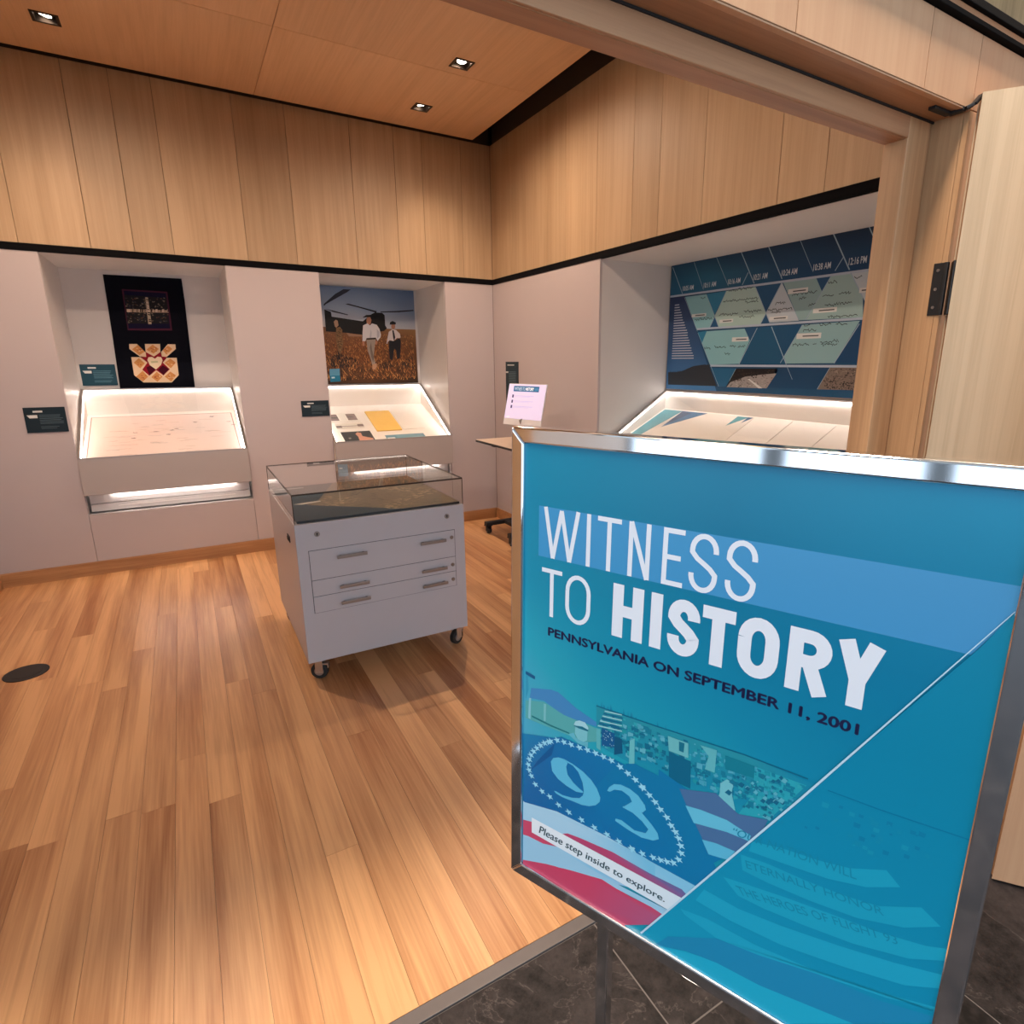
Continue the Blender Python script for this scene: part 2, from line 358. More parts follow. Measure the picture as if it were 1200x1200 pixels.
# stroke lettering: glyph(ch, w, t) -> list of (points, closed) for a cell w x 1 (y down), strokes of thickness t inset
def glyph(ch, w_, t):
    a, b, x0, x1 = t/2, 1-t/2, t/2, w_-t/2; mx = w_/2
    def arc(cx, cy, rx, ry, d0, d1, n=12): return [(cx+rx*math.cos(math.radians(d0+(d1-d0)*i/n)), cy+ry*math.sin(math.radians(d0+(d1-d0)*i/n))) for i in range(n+1)]
    rx = (x1-x0)/2
    if ch == 'I': return [[(mx, 0), (mx, 1)]]
    if ch == 'T': return [[(0, a), (w_, a)], [(mx, t*.5), (mx, 1)]]
    if ch == 'E': return [[(x0, 0), (x0, 1)], [(x0, a), (w_, a)], [(x0, .5), (w_*.86, .5)], [(x0, b), (w_, b)]]
    if ch == 'H': return [[(x0, 0), (x0, 1)], [(x1, 0), (x1, 1)], [(x0, .49), (x1, .49)]]
    if ch == 'N': return [[(x0, 0), (x0, 1)], [(x1, 0), (x1, 1)], [(x0, 0.0), (x1, 1.0)]]
    if ch == 'W': return [[(x0, 0), (w_*.27, 1)], [(w_*.27, 1), (w_*.5, 0.03)], [(w_*.5, 0.03), (w_*.73, 1)], [(w_*.73, 1), (x1, 0)]]
    if ch == 'Y': return [[(x0, 0), (mx, .58)], [(x1, 0), (mx, .58)], [(mx, .5), (mx, 1)]]
    if ch == 'O':
        r = min(rx*1.25, .3); return [arc(mx, a+r, rx, r, 180, 360)+arc(mx, b-r, rx, r, 0, 180)+[(x0, a+r)]]
    if ch == 'S':
        r = .26-t*.25; top = arc(mx, a+r, rx, r, 355, 180)
        bot = arc(mx, b-r, rx, r, 0, 175)
        return [[(x1, a+r+.03)]+top+[(x0, .33), (x0+rx*.45, .43), (mx, .5), (x1-rx*.45, .575), (x1, .67)]+bot+[(x0, b-r-.03)]]
    if ch == 'R':
        r = .25-t/4; return [[(x0, 0), (x0, 1)], [(x0, a), (mx, a)]+arc(mx, a+r, rx, r, 270, 450)[1:]+[(x0, a+2*r)], [(mx, a+2*r), (x1, 1)]]
def lettering(pr, ch, u0, u1, v0, v1, t, col, layer):
    hh = v1-v0; wc = (u1-u0)/hh
    for st in glyph(ch, wc, t): pr.line([(u0+x*hh, v0+y*hh) for x, y in st], t*hh, col, layer)

# ================================================================== SETTING
YB, XR, XL = 5.38, 2.63, -1.275          # back wall, right wall, left wall planes
ZC = 3.44                                  # ceiling
ZB0, ZB1 = 2.265, 2.312                    # black band
R1 = (-.711, .388); R2 = (1.062, 2.148); R3 = (1.55, 3.648)   # recess spans
SLOT0, DEP, DEP3 = .455, .78, .68
YF0, YF1 = 1.11, 1.276                     # front wall (outer, inner face)

# ---- gallery floor: planks
floor = struct(make('floor', box(XL, 3.7, 1.13, 6.3, -.06, -.02), M['seam']))
bw = .1042; k = 0
x = -.212 - 11*bw
while x < XR:
    y = 1.132 - random.uniform(0, .9)
    while y < YB:
        ln = random.choice((1.1, 1.5, 1.9, 2.3, 2.8)) + random.uniform(-.2, .2)
        y0, y1 = max(1.132, y), min(YB, y+ln)
        if y1-y0 > .02 and x+bw > XL:
            dz = random.uniform(0, .0004)
            make('plank', box(max(x, XL)+.0004, min(x+bw, XR)-.0004, y0+.0004, y1-.0004, -.02, -.0004+dz), M['plank'], floor)
        y += ln
    x += bw
# ---- lobby floor: slate tiles
lob = struct(make('floor_lobby', box(-5.2, 6.2, -5.2, 1.092, -.06, -.0045), M['grout']))
ts = .69
for i in range(-3, 5):
    for j in range(-3, 2):
        x0, y0 = .812+ts*i, .752+ts*(j-1)
        make('tile', box(x0+.0022, x0+ts-.0022, y0+.0022, min(y0+ts, 1.092)-.0022, -.010, -.003), M['stone'], lob, bevel=.0006)
make('stone_field', join(box(-5.2, -1.27, -5.2, 1.09, -.01, -.003), box(4.26, 6.2, -5.2, 1.09, -.01, -.003), box(-1.26, 4.25, -5.2, -2.02, -.01, -.003)), M['stone'], lob)
struct(make('trim_threshold', box(-1.0, 2.17, 1.094, 1.131, -.02, .0005), M['thresh'], bevel=.001))

# ---- wall panels
def panelwall(parent, rects, mk, mat, name='panel', bevel=.0015):
    for r in rects: make(name, mk(*r), mat, parent, bevel)
# back wall
wb = struct(make('wall_back', box(XL-.2, 3.6, 6.24, 6.34, -.02, 3.9), M['seam']))
make('backing_board', box(XL, XR, YB+.022, YB+.04, ZB0+.03, 3.83), M['seam'], wb)
g = .0012
mkb = lambda a, b, c, d: box(a+g, b-g, YB, YB+.02, c, d)
panelwall(wb, [(XL, R1[0], 0, ZB0), (*R1, 0, SLOT0), (R1[1], R2[0], 0, ZB0), (*R2, 0, SLOT0), (R2[1], XR, 0, ZB0)], mkb, M['wall'])
sx = [XL, -.80, -.417, -.168, .072, .556, .912, 1.388, 1.745, 1.985, 2.342, XR]
panelwall(wb, [(a, b, ZB1-.01, ZC) for a, b in zip(sx, sx[1:])], mkb, M['veneer'], 'wood_panel')
def lining(parent, Mf, a0, a1, dep):
    t = .02
    make('recess_back', Mf(a0-t, a1+t, dep, dep+t, SLOT0-t, ZB0+t), M['recess'], parent)
    make('recess_side', Mf(a0-t, a0, .0201, dep, SLOT0-t, ZB0+t), M['recess'], parent)
    make('recess_side', Mf(a1, a1+t, .0201, dep, SLOT0-t, ZB0+t), M['recess'], parent)
    make('recess_soffit', Mf(a0, a1, .0201, dep, ZB0, ZB0+t), M['recess'], parent)
    make('recess_floor', Mf(a0, a1, .0201, dep, SLOT0-t, SLOT0), M['recess'], parent)
MB = lambda a0, a1, b0, b1, z0, z1: box(a0, a1, YB+b0, YB+b1, z0, z1)
MR = lambda a0, a1, b0, b1, z0, z1: box(XR+b0, XR+b1, a0, a1, z0, z1)
lining(wb, MB, *R1, DEP); lining(wb, MB, *R2, DEP)
struct(make('trim_1', box(XL, XR, YB-.004, YB+.03, ZB0, ZB1), M['bandblack']))
struct(make('baseboard_back', join(box(XL, XR-.016, YB-.014, YB, 0, .096), box(XL, XR-.016, YB-.010, YB, .096, .102)), M['base_wood'], bevel=.002))
# right wall
wr = struct(make('wall_right', box(3.52, 3.62, YF1, 6.24, -.02, 3.9), M['seam']))
make('backing_board', box(XR+.022, XR+.04, YF1, YB, ZB0+.03, 3.83), M['seam'], wr)
mkr = lambda a, b, c, d: box(XR, XR+.02, a+g, b-g, c, d)
panelwall(wr, [(YF1, R3[0], 0, ZB0), (*R3, 0, SLOT0), (R3[1], YB, 0, ZB0)], mkr, M['wall'])
sy = sorted([YF1, YB] + [PP(px_, py_, 'x', XR)[1] for px_, py_ in ((599, 250), (641, 250), (663, 250), (699, 250), (742, 200), (775, 150), (831, 93), (920, 122), (974, 140))])
panelwall(wr, [(a, b, ZB1-.01, ZC) for a, b in zip(sy, sy[1:])], mkr, M['veneer'], 'wood_panel')
lining(wr, MR, *R3, DEP3)
struct(make('trim_2', box(XR-.004, XR+.03, YF1, YB-.0045, ZB0, ZB1), M['bandblack']))
struct(make('baseboard_right', box(XR-.014, XR, YF1, YB, 0, .102), M['base_wood'], bevel=.002))
# left wall
wl = struct(make('wall_left', box(XL-.12, XL-.02, YF1, 6.24, -.02, 3.9), M['seam']))
panelwall(wl, [(YF1, YB, 0, ZB0)], lambda a, b, c, d: box(XL-.02, XL, a, b, c, d), M['wall'])
panelwall(wl, [(a, b, ZB1-.01, ZC) for a, b in ((YF1, 2.0), (2.0, 2.6), (2.6, 3.1), (3.1, 3.7), (3.7, 4.2), (4.2, 4.8), (4.8, YB))], lambda a, b, c, d: box(XL-.02, XL, a+g, b-g, c, d), M['veneer'], 'wood_panel')
struct(make('trim_3', box(XL-.02, XL+.004, YF1, YB-.005, ZB0, ZB1), M['bandblack']))
struct(make('baseboard_left', box(XL, XL+.014, YF1, YB-.015, 0, .102), M['base_wood'], bevel=.002))

# ---- ceiling with panels and downlight openings
LIGHTS = [(-.402, 4.839), (1.820, 4.108), (1.826, 4.898), (-.402, 4.10), (-.402, 2.40), (1.82, 2.40), (.70, 2.40)]  # last one is unseen, added to brighten the right wall and timeline
ceil = struct(make('ceiling', box(XL-.02, 3.62, YF1, 6.24, 3.84, 3.9), M['blackvoid']))
hs = [(a-.058, a+.058, b-.058, b+.058) for a, b in LIGHTS]
for a0, a1 in ((XL+.05, .708), (.708, 2.438)):
    for b0, b1 in ((YF1+.01, 2.2), (2.2, 4.262), (4.262, 5.325)):
        make('ceiling_panel', join(*[box(p, q, r, s, ZC, ZC+.018) for p, q, r, s in holes(a0+.0018, a1-.0018, b0+.0018, b1-.0018, hs)]), M['ceil_wood'], ceil)
        make('panel_backing', join(*[box(p, q, r, s, ZC+.019, ZC+.024) for p, q, r, s in holes(a0, a1, b0, b1, hs)]), M['seam'], ceil)

# ---- front wall with the wide opening, its frame, and the lobby side cladding
XO, ZO = 2.168, 2.301          # main opening edge
XS, ZS = 2.040, 2.235          # stop edge
YS = 1.200                     # stop front
XOL = -1.05
wf = struct(make('wall_front', join(box(XL-.12, 6.2, YF0, YF1, ZO+.02, 4.7), box(XO+.02, 6.2, YF0, YF1, -.02, ZO+.02), box(-5.2, XOL-.02, YF0, YF1, -.02, 4.7)), M['seam']))
make('room_side_panel', join(box(XS+.1, XR, YF1, YF1+.004, 0, ZC), box(XL, XR, YF1, YF1+.004, ZO, ZC)), M['wall'], wf)
fx = [-5.2, -2.0, -1.1, -.2, .70, 1.145, 1.905, 2.140, 2.96, 4.0, 5.2, 6.2]
# fascia cladding: pixel seams give the joints above the opening
fj = sorted([-5.2, -3.0, -1.4, -.5, .30] + [PP(a, b, 'y', 1.092)[0] for a, b in ((935, 12), (1090, 52), (1147, 78))] + [3.0, 4.0, 5.1, 6.2])
for a, b in zip(fj, fj[1:]):
    make('cladding_panel', box(a+.0015, b-.0015, 1.092, YF0, ZO+.004, 2.502), M['fascia'], wf, bevel=.0012)
for a, b in ((XO+.004, 3.0), (3.0, 4.2), (4.2, 6.2), (-5.2, -3.0), (-3.0, XOL)):
    make('cladding_panel', box(a+.0015, b-.0015, 1.092, YF0, 0, ZO+.001), M['fascia'], wf, bevel=.0012)
# black glazing track and the upper screen above it
tr = struct(make('trim_track', join(box(-5.2, 6.2, 1.072, YF0, 2.504, 2.518), box(-5.2, 6.2, 1.066, YF0, 2.538, 2.560)), M['bandblack'], bevel=.002))
make('track_channel', box(-5.2, 6.2, 1.080, YF0-.001, 2.518, 2.538), M['frame_h'], tr)
ux = [-5.2+.6*i for i in range(20)]
for a, b in zip(ux, ux[1:]):
    make('upper_panel', box(a+.002, b-.002, 1.098, YF0, 2.56, 4.62), M['smoked'], wf)
# frame members
fr = struct(make('trim_frame', box(XOL, XO, YF0, YF1, ZO, ZO+.02), M['frame_h']))
make('jamb_lining', box(XO, XO+.02, YF0-.001, YF1, 0, ZO), M['frame_v'], fr)
make('head_stop', box(XOL, XS+.002, YS, YF1+.002, ZS, ZO), M['frame_h'], fr, bevel=.003)
make('head_bead', box(XOL, XS+.002, YS+.010, YS+.013, ZS-.0012, ZS), M['door_edge'], fr)
make('jamb_stop', box(XS, XO-.012, YS, YF1+.002, 0, ZO), M['frame_v'], fr, bevel=.003)
make('jamb_seal', box(XO-.012, XO, YS+.004, YF1, 0, ZO), M['door_edge'], fr)
make('head_seal', box(XOL, XO, YS-.004, YS, ZO-.006, ZO), M['gap'], fr)
make('head_edge_strip', box(XOL, XO, 1.094, 1.112, ZO-.001, ZO+.003), M['fascia'], fr)
make('jamb_lining', box(XOL-.02, XOL, YF0-.001, YF1, 0, ZO), M['frame_v'], fr)
# outer jamb edge strip in front of the lining
make('edge_strip', box(XO+.0005, XO+.018, 1.0915, YF0-.002, 0, ZO), M['frame_v'], fr)

# ---- folding door, swung out into the lobby
def leaf(name, P0, ang, L_, th, z0, z1, mats):
    d = Vector((math.cos(math.radians(ang)), math.sin(math.radians(ang)), 0)); n = Vector((-d.y, d.x, 0))
    c = Vector((*P0, 0)) + d*L_/2 + n*th/2 + Vector((0, 0, (z0+z1)/2))
    root = struct(make(name, obox(c, d, n, (0, 0, 1), L_/2-.004, th/2-.0012, (z1-z0)/2-.001), mats[1]))
    for s, nm in ((-1, 'face_veneer'), (1, 'face_veneer')):
        q = Vector((*P0, 0)) + d*L_/2 + n*(th/2 + s*(th/2-.0006)) + Vector((0, 0, (z0+z1)/2))
        make(nm, obox(q, d, n, (0, 0, 1), L_/2, .0006, (z1-z0)/2), mats[0], root)
    return root, d, n
d1, dd, dn = leaf('door_1', (2.150, 1.055), 305, 1.15, .050, .008, 2.335, (M['door'], M['door_edge']))
d2, _, _ = leaf('door_2', (1.945, .572), 307, .90, .045, .008, 2.335, (M['fascia'], M['door_edge']))
hg = make('hinge', join(box(XO-.004, XO+.0005, YF0-.022, YF0+.020, 1.705, 1.868), box(XO-.008, XO+.004, YF0-.026, YF0-.014, 1.705, 1.868)), M['black'], d1, bevel=.0015)
c0 = Vector((2.150, 1.055, 1.787))+dn*.026
make('hinge_leaf', obox(c0-dd*.003, dn, dd, (0, 0, 1), .022, .003, .082), M['black'], d1, bevel=.001)
make('hinge_screw', join(*[cyl((XO-.0055, YF0+.004, z), (XO-.0035, YF0+.004, z), .005, 10) for z in (1.73, 1.787, 1.845)]), M['steel'], hg)
bp_ = [PP(a, b, 'z', z) for a, b, z in ((1092, 126, 2.297), (1112, 134, 2.297), (1131, 127.5, 2.300), (1141, 122.5, 2.310), (1151, 111, 2.337))]
make('pivot_arm', join(*[bar(a, b, .022, .010) for a, b in zip(bp_, bp_[1:])]), M['black'], d1, bevel=.002)

# ---- lobby shell behind the camera: glazed walls with mullions, ceiling
lb = struct(make('ceiling_lobby', box(-5.2, 6.2, -5.2, YF0, 4.6, 4.7), M['plaster']))
struct(make('wall_lobby_right', box(6.1, 6.2, -5.2, 1.09, 0, 4.6), M['plaster']))
wn = struct(make('window_1', join(box(-5.1, 6.1, -5.1, -5.0, 0, .12), box(-5.1, 6.1, -5.1, -5.0, 4.42, 4.6)), M['black']))
for i in range(8): make('mullion', box(-5.05+1.56*i, -4.98+1.56*i, -5.1, -4.98, .12, 4.42), M['black'], wn)
make('transom', box(-5.1, 6.1, -5.08, -5.0, 2.5, 2.56), M['black'], wn)
wn2 = struct(make('window_2', join(box(-5.1, -5.0, -5.0, 1.09, 0, .12), box(-5.1, -5.0, -5.0, 1.09, 4.42, 4.6)), M['black']))
for i in range(5): make('mullion', box(-5.1, -4.98, -4.98+1.5*i, -4.76+1.5*i, .12, 4.42), M['black'], wn2)  # unseen mullions, widened to put dark bands into the chrome reflections
make('transom', box(-5.08, -5.0, -5.0, 1.09, 2.5, 2.56), M['black'], wn2)

# ================================================================== DOWNLIGHTS
def downlight(x, y, label, aim, cone, pw):
    t = empty('recessed_downlight', (x, y, ZC), label, 'ceiling light', 'square recessed downlights')
    o, i = .066, .050
    make('trim_ring', join(*[box(p, q, r, s, ZC-.004, ZC) for p, q, r, s in holes(x-o, x+o, y-o, y+o, [(x-i, x+i, y-i, y+i)])]), M['bronze'], t, bevel=.001)
    s = .0575
    make('housing', join(box(x-s, x-i, y-s, y+s, ZC-.001, ZC+.12), box(x+i, x+s, y-s, y+s, ZC-.001, ZC+.12), box(x-i, x+i, y-s, y-i, ZC-.001, ZC+.12), box(x-i, x+i, y+i, y+s, ZC-.001, ZC+.12), box(x-s, x+s, y-s, y+s, ZC+.12, ZC+.125)), M['bronze'], t)
    a = Vector(aim)-Vector((x, y, ZC+.05)); a.normalize()
    c = Vector((x, y, ZC+.016))
    make('lamp', cyl(c-a*.05, c-a*.001, .034, 20, .036), M['steel'], t, smooth=True)
    make('lens', cyl(c, c+a*.003, .030, 20), M['lens'], t)
    l = bpy.data.lights.new('downlight_beam', 'SPOT'); l.energy = DOWN_W*pw; l.color = WARM; l.spot_size = math.radians(cone); l.spot_blend = 1.0; l.shadow_soft_size = .03
    lo = bpy.data.objects.new('downlight_beam', l); COL.objects.link(lo); lo.parent = t
    lo.location = c+a*.012-Vector((x, y, ZC)); lo.rotation_euler = (-a).to_track_quat('Z', 'Y').to_euler()
aims = [((-.95, 5.2, .8), 80, .38), ((1.75, 4.0, 0), 168, 1.35), ((2.4, 5.25, 1.1), 80, .38), ((-.3, 4.05, 0), 168, 1.5), ((-.15, 6.1, 1.5), 66, 1.5), ((1.55, 6.1, 1.5), 66, 1.5), ((3.2, 2.75, 1.9), 100, 1.2)]
lbs = ['leftmost square downlight in the wood ceiling above the quilt', 'square downlight on the ceiling seam nearest the black gap', 'square downlight in the wood ceiling above the helicopter photograph'] + ['square downlight in the wood ceiling between quilt wall and cabinet', 'square downlight in the wood ceiling near the opening, left side', 'square downlight in the wood ceiling near the opening, right side', 'added unseen downlight near the opening, brightening the right wall']
for (x, y), a, l in zip(LIGHTS, aims, lbs): downlight(x, y, l, *a)

# ================================================================== DISPLAY CASES
def display_case(name, a0, a1, pt, dep, label, zt=1.135):
    """pt(a, b, z) -> world; a along the wall, b into the wall"""
    a0 += .003; a1 -= .003; zf, zb, b0, b1 = .878, 1.335, -.055, dep-.012
    mid = pt((a0+a1)/2, 0, .60)
    t = empty(name, mid, label, 'display case', 'lit display cases built into the walls')
    def bx(p, q, r, s, z0, z1):
        v = [pt(*c) for c in box(p, q, r, s, z0, z1)[0]]; return v, box(0,1,0,1,0,1)[1]
    sl = lambda b: zf+(zb-zf)*(b-b0)/(b1-b0)
    make('front_panel', bx(a0, a1, b0, b0+.018, .612, zf-.002), M['case'], t, bevel=.0015)
    make('bottom_panel', bx(a0, a1, b0+.018, b1, .612, .628), M['case'], t)
    dv = Vector(pt(1, 0, 0))-Vector(pt(0, 0, 0))
    for a in (a0, a1-.016):
        make('side_panel', prism([pt(a, b0+.018, .628), pt(a, b1, .628), pt(a, b1, zb-.002), pt(a, b0+.018, sl(b0+.018)-.002)], dv*.016), M['liner'], t)
    make('back_panel', bx(a0+.016, a1-.016, b1-.016, b1, .628, zb-.002), M['liner'], t)
    # rim: four aluminium bars on the slope
    rm = join(prism([pt(a0, b0, zf-.002), pt(a0, b1, zb-.002), pt(a0, b1, zb+.008), pt(a0, b0, zf+.008)], dv*.014),
              prism([pt(a1-.014, b0, zf-.002), pt(a1-.014, b1, zb-.002), pt(a1-.014, b1, zb+.008), pt(a1-.014, b0, zf+.008)], dv*.014),
              bx(a0+.014, a1-.014, b0, b0+.014, zf-.002, zf+.008), bx(a0+.014, a1-.014, b1-.016, b1, zb-.002, zb+.008))
    make('rim', rm, M['alu'], t)
    i0, i1 = a0+.0165, a1-.0165
    make('tray', prism([pt(i0, b0+.019, .848), pt(i0, b1-.017, zt), pt(i0, b1-.017, zt-.012), pt(i0, b0+.019, .836)], dv*(i1-i0)), M['liner'], t)
    make('cover_glass', prism([pt(i0-.002, b0+.015, sl(b0+.015)-.001), pt(i0-.002, b1-.017, sl(b1-.017)-.001), pt(i0-.002, b1-.017, sl(b1-.017)+.004), pt(i0-.002, b0+.015, sl(b0+.015)+.004)], dv*(i1-i0+.004)), M['acrylic'], t)
    make('light_strip', bx(i0+.01, i1-.01, b1-.023, b1-.0165, zb-.018, zb-.012), M['led'], t)
    for a in (i0, i1-.005):
        make('light_strip', prism([pt(a, b0+.03, sl(b0+.03)-.014), pt(a, b1-.03, sl(b1-.03)-.014), pt(a, b1-.03, sl(b1-.03)-.009), pt(a, b0+.03, sl(b0+.03)-.009)], dv*.005), M['led'], t)
    # lit vent below
    make('vent_frame', join(bx(a0, a1, .002, .012, SLOT0+.001, SLOT0+.004), bx(a0, a0+.003, .002, .012, SLOT0+.007, .611), bx(a1-.003, a1, .002, .012, SLOT0+.007, .611)), M['alu'], t)
    make('vent_slat', bx(a0+.014, a1-.014, .050, .060, .470, .525), M['recess'], t, bevel=.001)
    make('vent_slat', bx(a0+.014, a1-.014, .050, .060, .530, .598), M['recess'], t, bevel=.001)
    make('vent_slot', bx(a0+.18, a1-.12, .0485, .0505, .500, .504), M['liner'], t)
    make('vent_slot', bx(a0+.18, a1-.12, .0485, .0505, .562, .566), M['liner'], t)
    make('vent_lamp', bx(a0+.16, a1-.12, .030, .042, .605, .6115), M['vent_led'], t)
    return t, (lambda a, f: Vector(pt(a, b0+.019+(b1-b0-.036)*f, .848+(zt-.848)*f))), dv
pB = lambda a, b, z: (a, YB+b, z)
pR = lambda a, b, z: (XR+b, a, z)
c1, tr1, _ = display_case('display_case', *R1, pB, DEP, 'sloped lit wall case under the dark quilt holding a signed sheet')
c2, tr2, _ = display_case('display_case', *R2, pB, DEP, 'sloped lit wall case under the helicopter photograph holding a yellow pad')
c3, tr3, _ = display_case('display_case', *R3, pR, DEP3, 'long sloped lit wall case under the blue timeline panel', 1.20)

def sheet_plane(tr_, a0, a1, f0, f1, lift=.002):
    """board lying on a tray: u along the wall, v from back (f1) to front (f0)"""
    T = tr_(a0, f1); U = tr_(a1, f1)-T; V = tr_(a0, f0)-T; W_, H_ = U.length, V.length
    pl = Plane(T, U, V)
    if pl.n.z < 0: pl.n = -pl.n
    pl.T = pl.T+pl.n*lift; return pl, W_, H_
# signed sheet in case 1
pl, W_, H_ = sheet_plane(tr1, R1[0]+.045, R1[1]-.045, .02, .93)
sheet = tag(board('signed_sheet', pl, W_, H_, .0015, M['liner']), 'large pinkish paper sheet covered in faint signatures inside the lit case', 'paper')
pr = Print(pl, .0003)
pr.grad([0, W_*.25, W_*.5, W_*.75, W_], [0, H_*.4, H_], [[(226,216,206),(236,206,198),(238,210,202),(230,216,210),(226,214,210)], [(226,214,204),(240,208,196),(236,214,206),(230,216,212),(232,214,210)], [(238,206,196),(234,212,206),(230,216,212),(232,216,212),(234,214,210)]], 0)
for i in range(46):
    u, v = random.uniform(.04, W_-.12), random.uniform(.04, H_-.05); c = random.choice(((170,160,148),(178,150,140),(150,150,150),(190,168,150)))
    pr.scribble(u, v, u+random.uniform(.05, .11), .010, c, 1, .0028)
for u, v in ((.83, .09), (.70, .22), (.95, .24), (.98, .33), (.42, .42), (.56, .37), (.53, .40), (.50, .50), (.28, .42), (.27, .55)):
    for q in range(3): pr.scribble(u*W_, v*H_, u*W_+.028, .010, random.choice(((80,60,60),(120,70,70),(60,60,80))), 2, .004)
pr.line([(.003,.003),(W_-.003,.003),(W_-.003,H_-.003),(.003,H_-.003)], .006, (150,104,98), 3, closed=True)  # brown outline paints the gap shadow around the sheet
pr.build('ink', M['print'], sheet)
# contents of case 2
def tray_item(name, tr_, a0, a1, f0, f1, th, mat, label, cat, group=None):
    pl, W_, H_ = sheet_plane(tr_, a0, a1, f0, f1, .001+th)
    o = tag(board(name, pl, W_, H_, th, mat, bevel=min(.002, th/3)), label, cat, group); return o, Print(pl, .0003), W_, H_
A = lambda f: R2[0]+(R2[1]-R2[0])*f
M['paper'] = speck('paper_white', (.82, .79, .74), .7, .02, 20)
M['pad'] = speck('yellow_paper', (.86, .56, .14), .7, .04, 20)
o, p, a, b = tray_item('photo_card', tr2, A(.06), A(.32), .56, .80, .004, M['paper'], 'white card with two small photographs at the back of the case', 'photograph')
p.rect(.02, .03, a*.33, b-.03, (120,100,96), 0); p.rect(a*.62, .03, a-.02, b-.03, (126,104,98), 0); p.poly([(a*.36,.02),(a*.5,.0),(a*.6,.03),(a*.58,b-.02),(a*.4,b-.03)], (225,222,214), 0); p.rect(.03, b*.45, a*.32, b*.6, (80,72,72), 1); p.rect(a*.64, b*.4, a-.05, b*.55, (92,80,76), 1)
p.build('ink', M['print'], o)
o, p, a, b = tray_item('photo_strip', tr2, A(.09), A(.32), .40, .52, .004, M['paper'], 'narrow white card with a grey strip in the middle of the case', 'photograph')
p.rect(0, 0, a, b, (222,216,206), -.5); p.rect(a*.2, b*.55, a*.78, b*.7, (150,140,134), 0); p.rect(.0, b*.45, a*.2, b*.9, (120,108,104), 0); p.rect(a*.78, b*.3, a, b*.8, (128,112,106), 0); p.build('ink', M['print'], o)
o, p, a, b = tray_item('photograph', tr2, A(.08), A(.36), .04, .33, .004, M['paper'], 'dark photograph of a pale figure lying nearest the case front', 'photograph')
p.rect(.02, .02, a-.02, b-.02, (40,42,44), 0)
p.poly([(a*.48,b*.85),(a*.5,b*.5),(a*.46,b*.3),(a*.55,b*.16),(a*.64,b*.24),(a*.63,b*.5),(a*.74,b*.6),(a*.9,b*.72),(a*.88,b*.88)], (205,150,130), 1)
p.poly([(a*.2,b*.6),(a*.26,b*.55),(a*.29,b*.65),(a*.22,b*.7)], (150,140,135), 1); p.build('ink', M['print'], o)
o, p, a, b = tray_item('yellow_pad', tr2, A(.40), A(.62), .28, .80, .012, M['pad'], 'yellow writing pad lying in the lit case', 'notepad')
for i in range(14): p.rect(.02, b*(i+1)/15, a-.02, b*(i+1)/15+.0012, (214,158,70), 0)
p.build('ink', M['print'], o)
o, p, a, b = tray_item('letter_sheet', tr2, A(.635), A(.83), .30, .80, .004, M['paper'], 'cream letter sheet with faint pink lines beside the yellow pad', 'paper')
for i in range(9): p.rect(.02, b*(i+2)/13, a-.03-random.uniform(0, .05), b*(i+2)/13+.003, (226,196,186), 0)
p.build('ink', M['print'], o)
o, p, a, b = tray_item('caption_card', tr2, A(.44), A(.78), .06, .17, .004, M['paper'], 'blue caption card along the front edge of the case', 'label')
p.rect(0, 0, a, b, (104,150,170), 0); p.rect(.01, b*.55, .08, b*.85, (235,235,235), 1)
for i in range(3): p.rect(.10, b*(.25+.2*i), a-.02, b*(.31+.2*i), (150,186,200), 1)
p.build('ink', M['print'], o)
# case 3: white sheets with teal triangles on the tray
A3 = lambda y: y
for i, (y0, y1) in enumerate(((2.72, 3.60), (2.42, 2.715), (2.12, 2.415), (1.60, 2.115))):
    lab = ['white case liner board with teal triangles at its far end', 'second white liner board in the timeline case from the far end', 'third white liner board in the timeline case from the far end', 'white liner board of the timeline case half hidden by the doorframe'][i]
    T = tr3(y1, .97); U = tr3(y0, .97)-T; V = tr3(y1, .02)-T; W_, H_ = U.length, V.length
    pl = Plane(T, U, V)
    if pl.n.z < 0: pl.n = -pl.n
    pl.T = pl.T+pl.n*.005
    o = tag(board('liner_board', pl, W_, H_, .004, M['liner'], bevel=.001), lab, 'board', 'white boards in the timeline case')
    if i == 0:
        p = Print(pl, .0003)
        p.rect(0, 0, W_, H_, (226,220,212), -.6)
        p.poly([(0.0,.0),(.20,0),(.02,H_-.02),(0,H_-.02)], (74,150,166), 0)
        p.poly([(.20,.0),(.46,0),(.20,.24)], (40,96,140), 0); p.poly([(.2,0),(.31,.02),(.20,.22)], (36,70,110), 1)
        p.poly([(.74,.0),(.84,0),(.74,.13)], (74,150,166), 0); p.poly([(.83,.0),(.875,0),(.83,.08)], (36,84,128), 1)
        p.build('ink', M['print'], o)

# ================================================================== QUILT
YQ = YB+DEP-.008
T = PP(121, 321.5, 'y', YQ); pl = Plane((T.x, YQ, T.z), (1, 0, 0), (0, 0, -1))
zq = Z(110, 310, 7.5)
def dw(p_, pts, col, layer): p_.poly(pts, col, layer, zq)
out = [pl.px(*zq(*q)) for q in ((78,86),(770,124),(800,330),(835,640),(890,1088),(232,1100),(165,640))]
q3 = [pl.at(u, v, 0) for u, v in out]
quilt = tag(make('hanging_quilt', prism(q3, (0, .006, 0)), M['black']), 'dark hanging quilt with a photo block and a pieced heart block', 'quilt')
p = Print(pl, .0002)
p.poly(out, (10,12,22), 0)
dw(p, [(245,215),(645,240),(690,580),(298,578)], (70,34,52), 1)
dw(p, [(262,230),(632,252),(672,562),(306,562)], (22,22,48), 2)
dw(p, [(265,265),(640,295),(660,520),(296,520)], (34,34,38), 3)
random.seed(3)
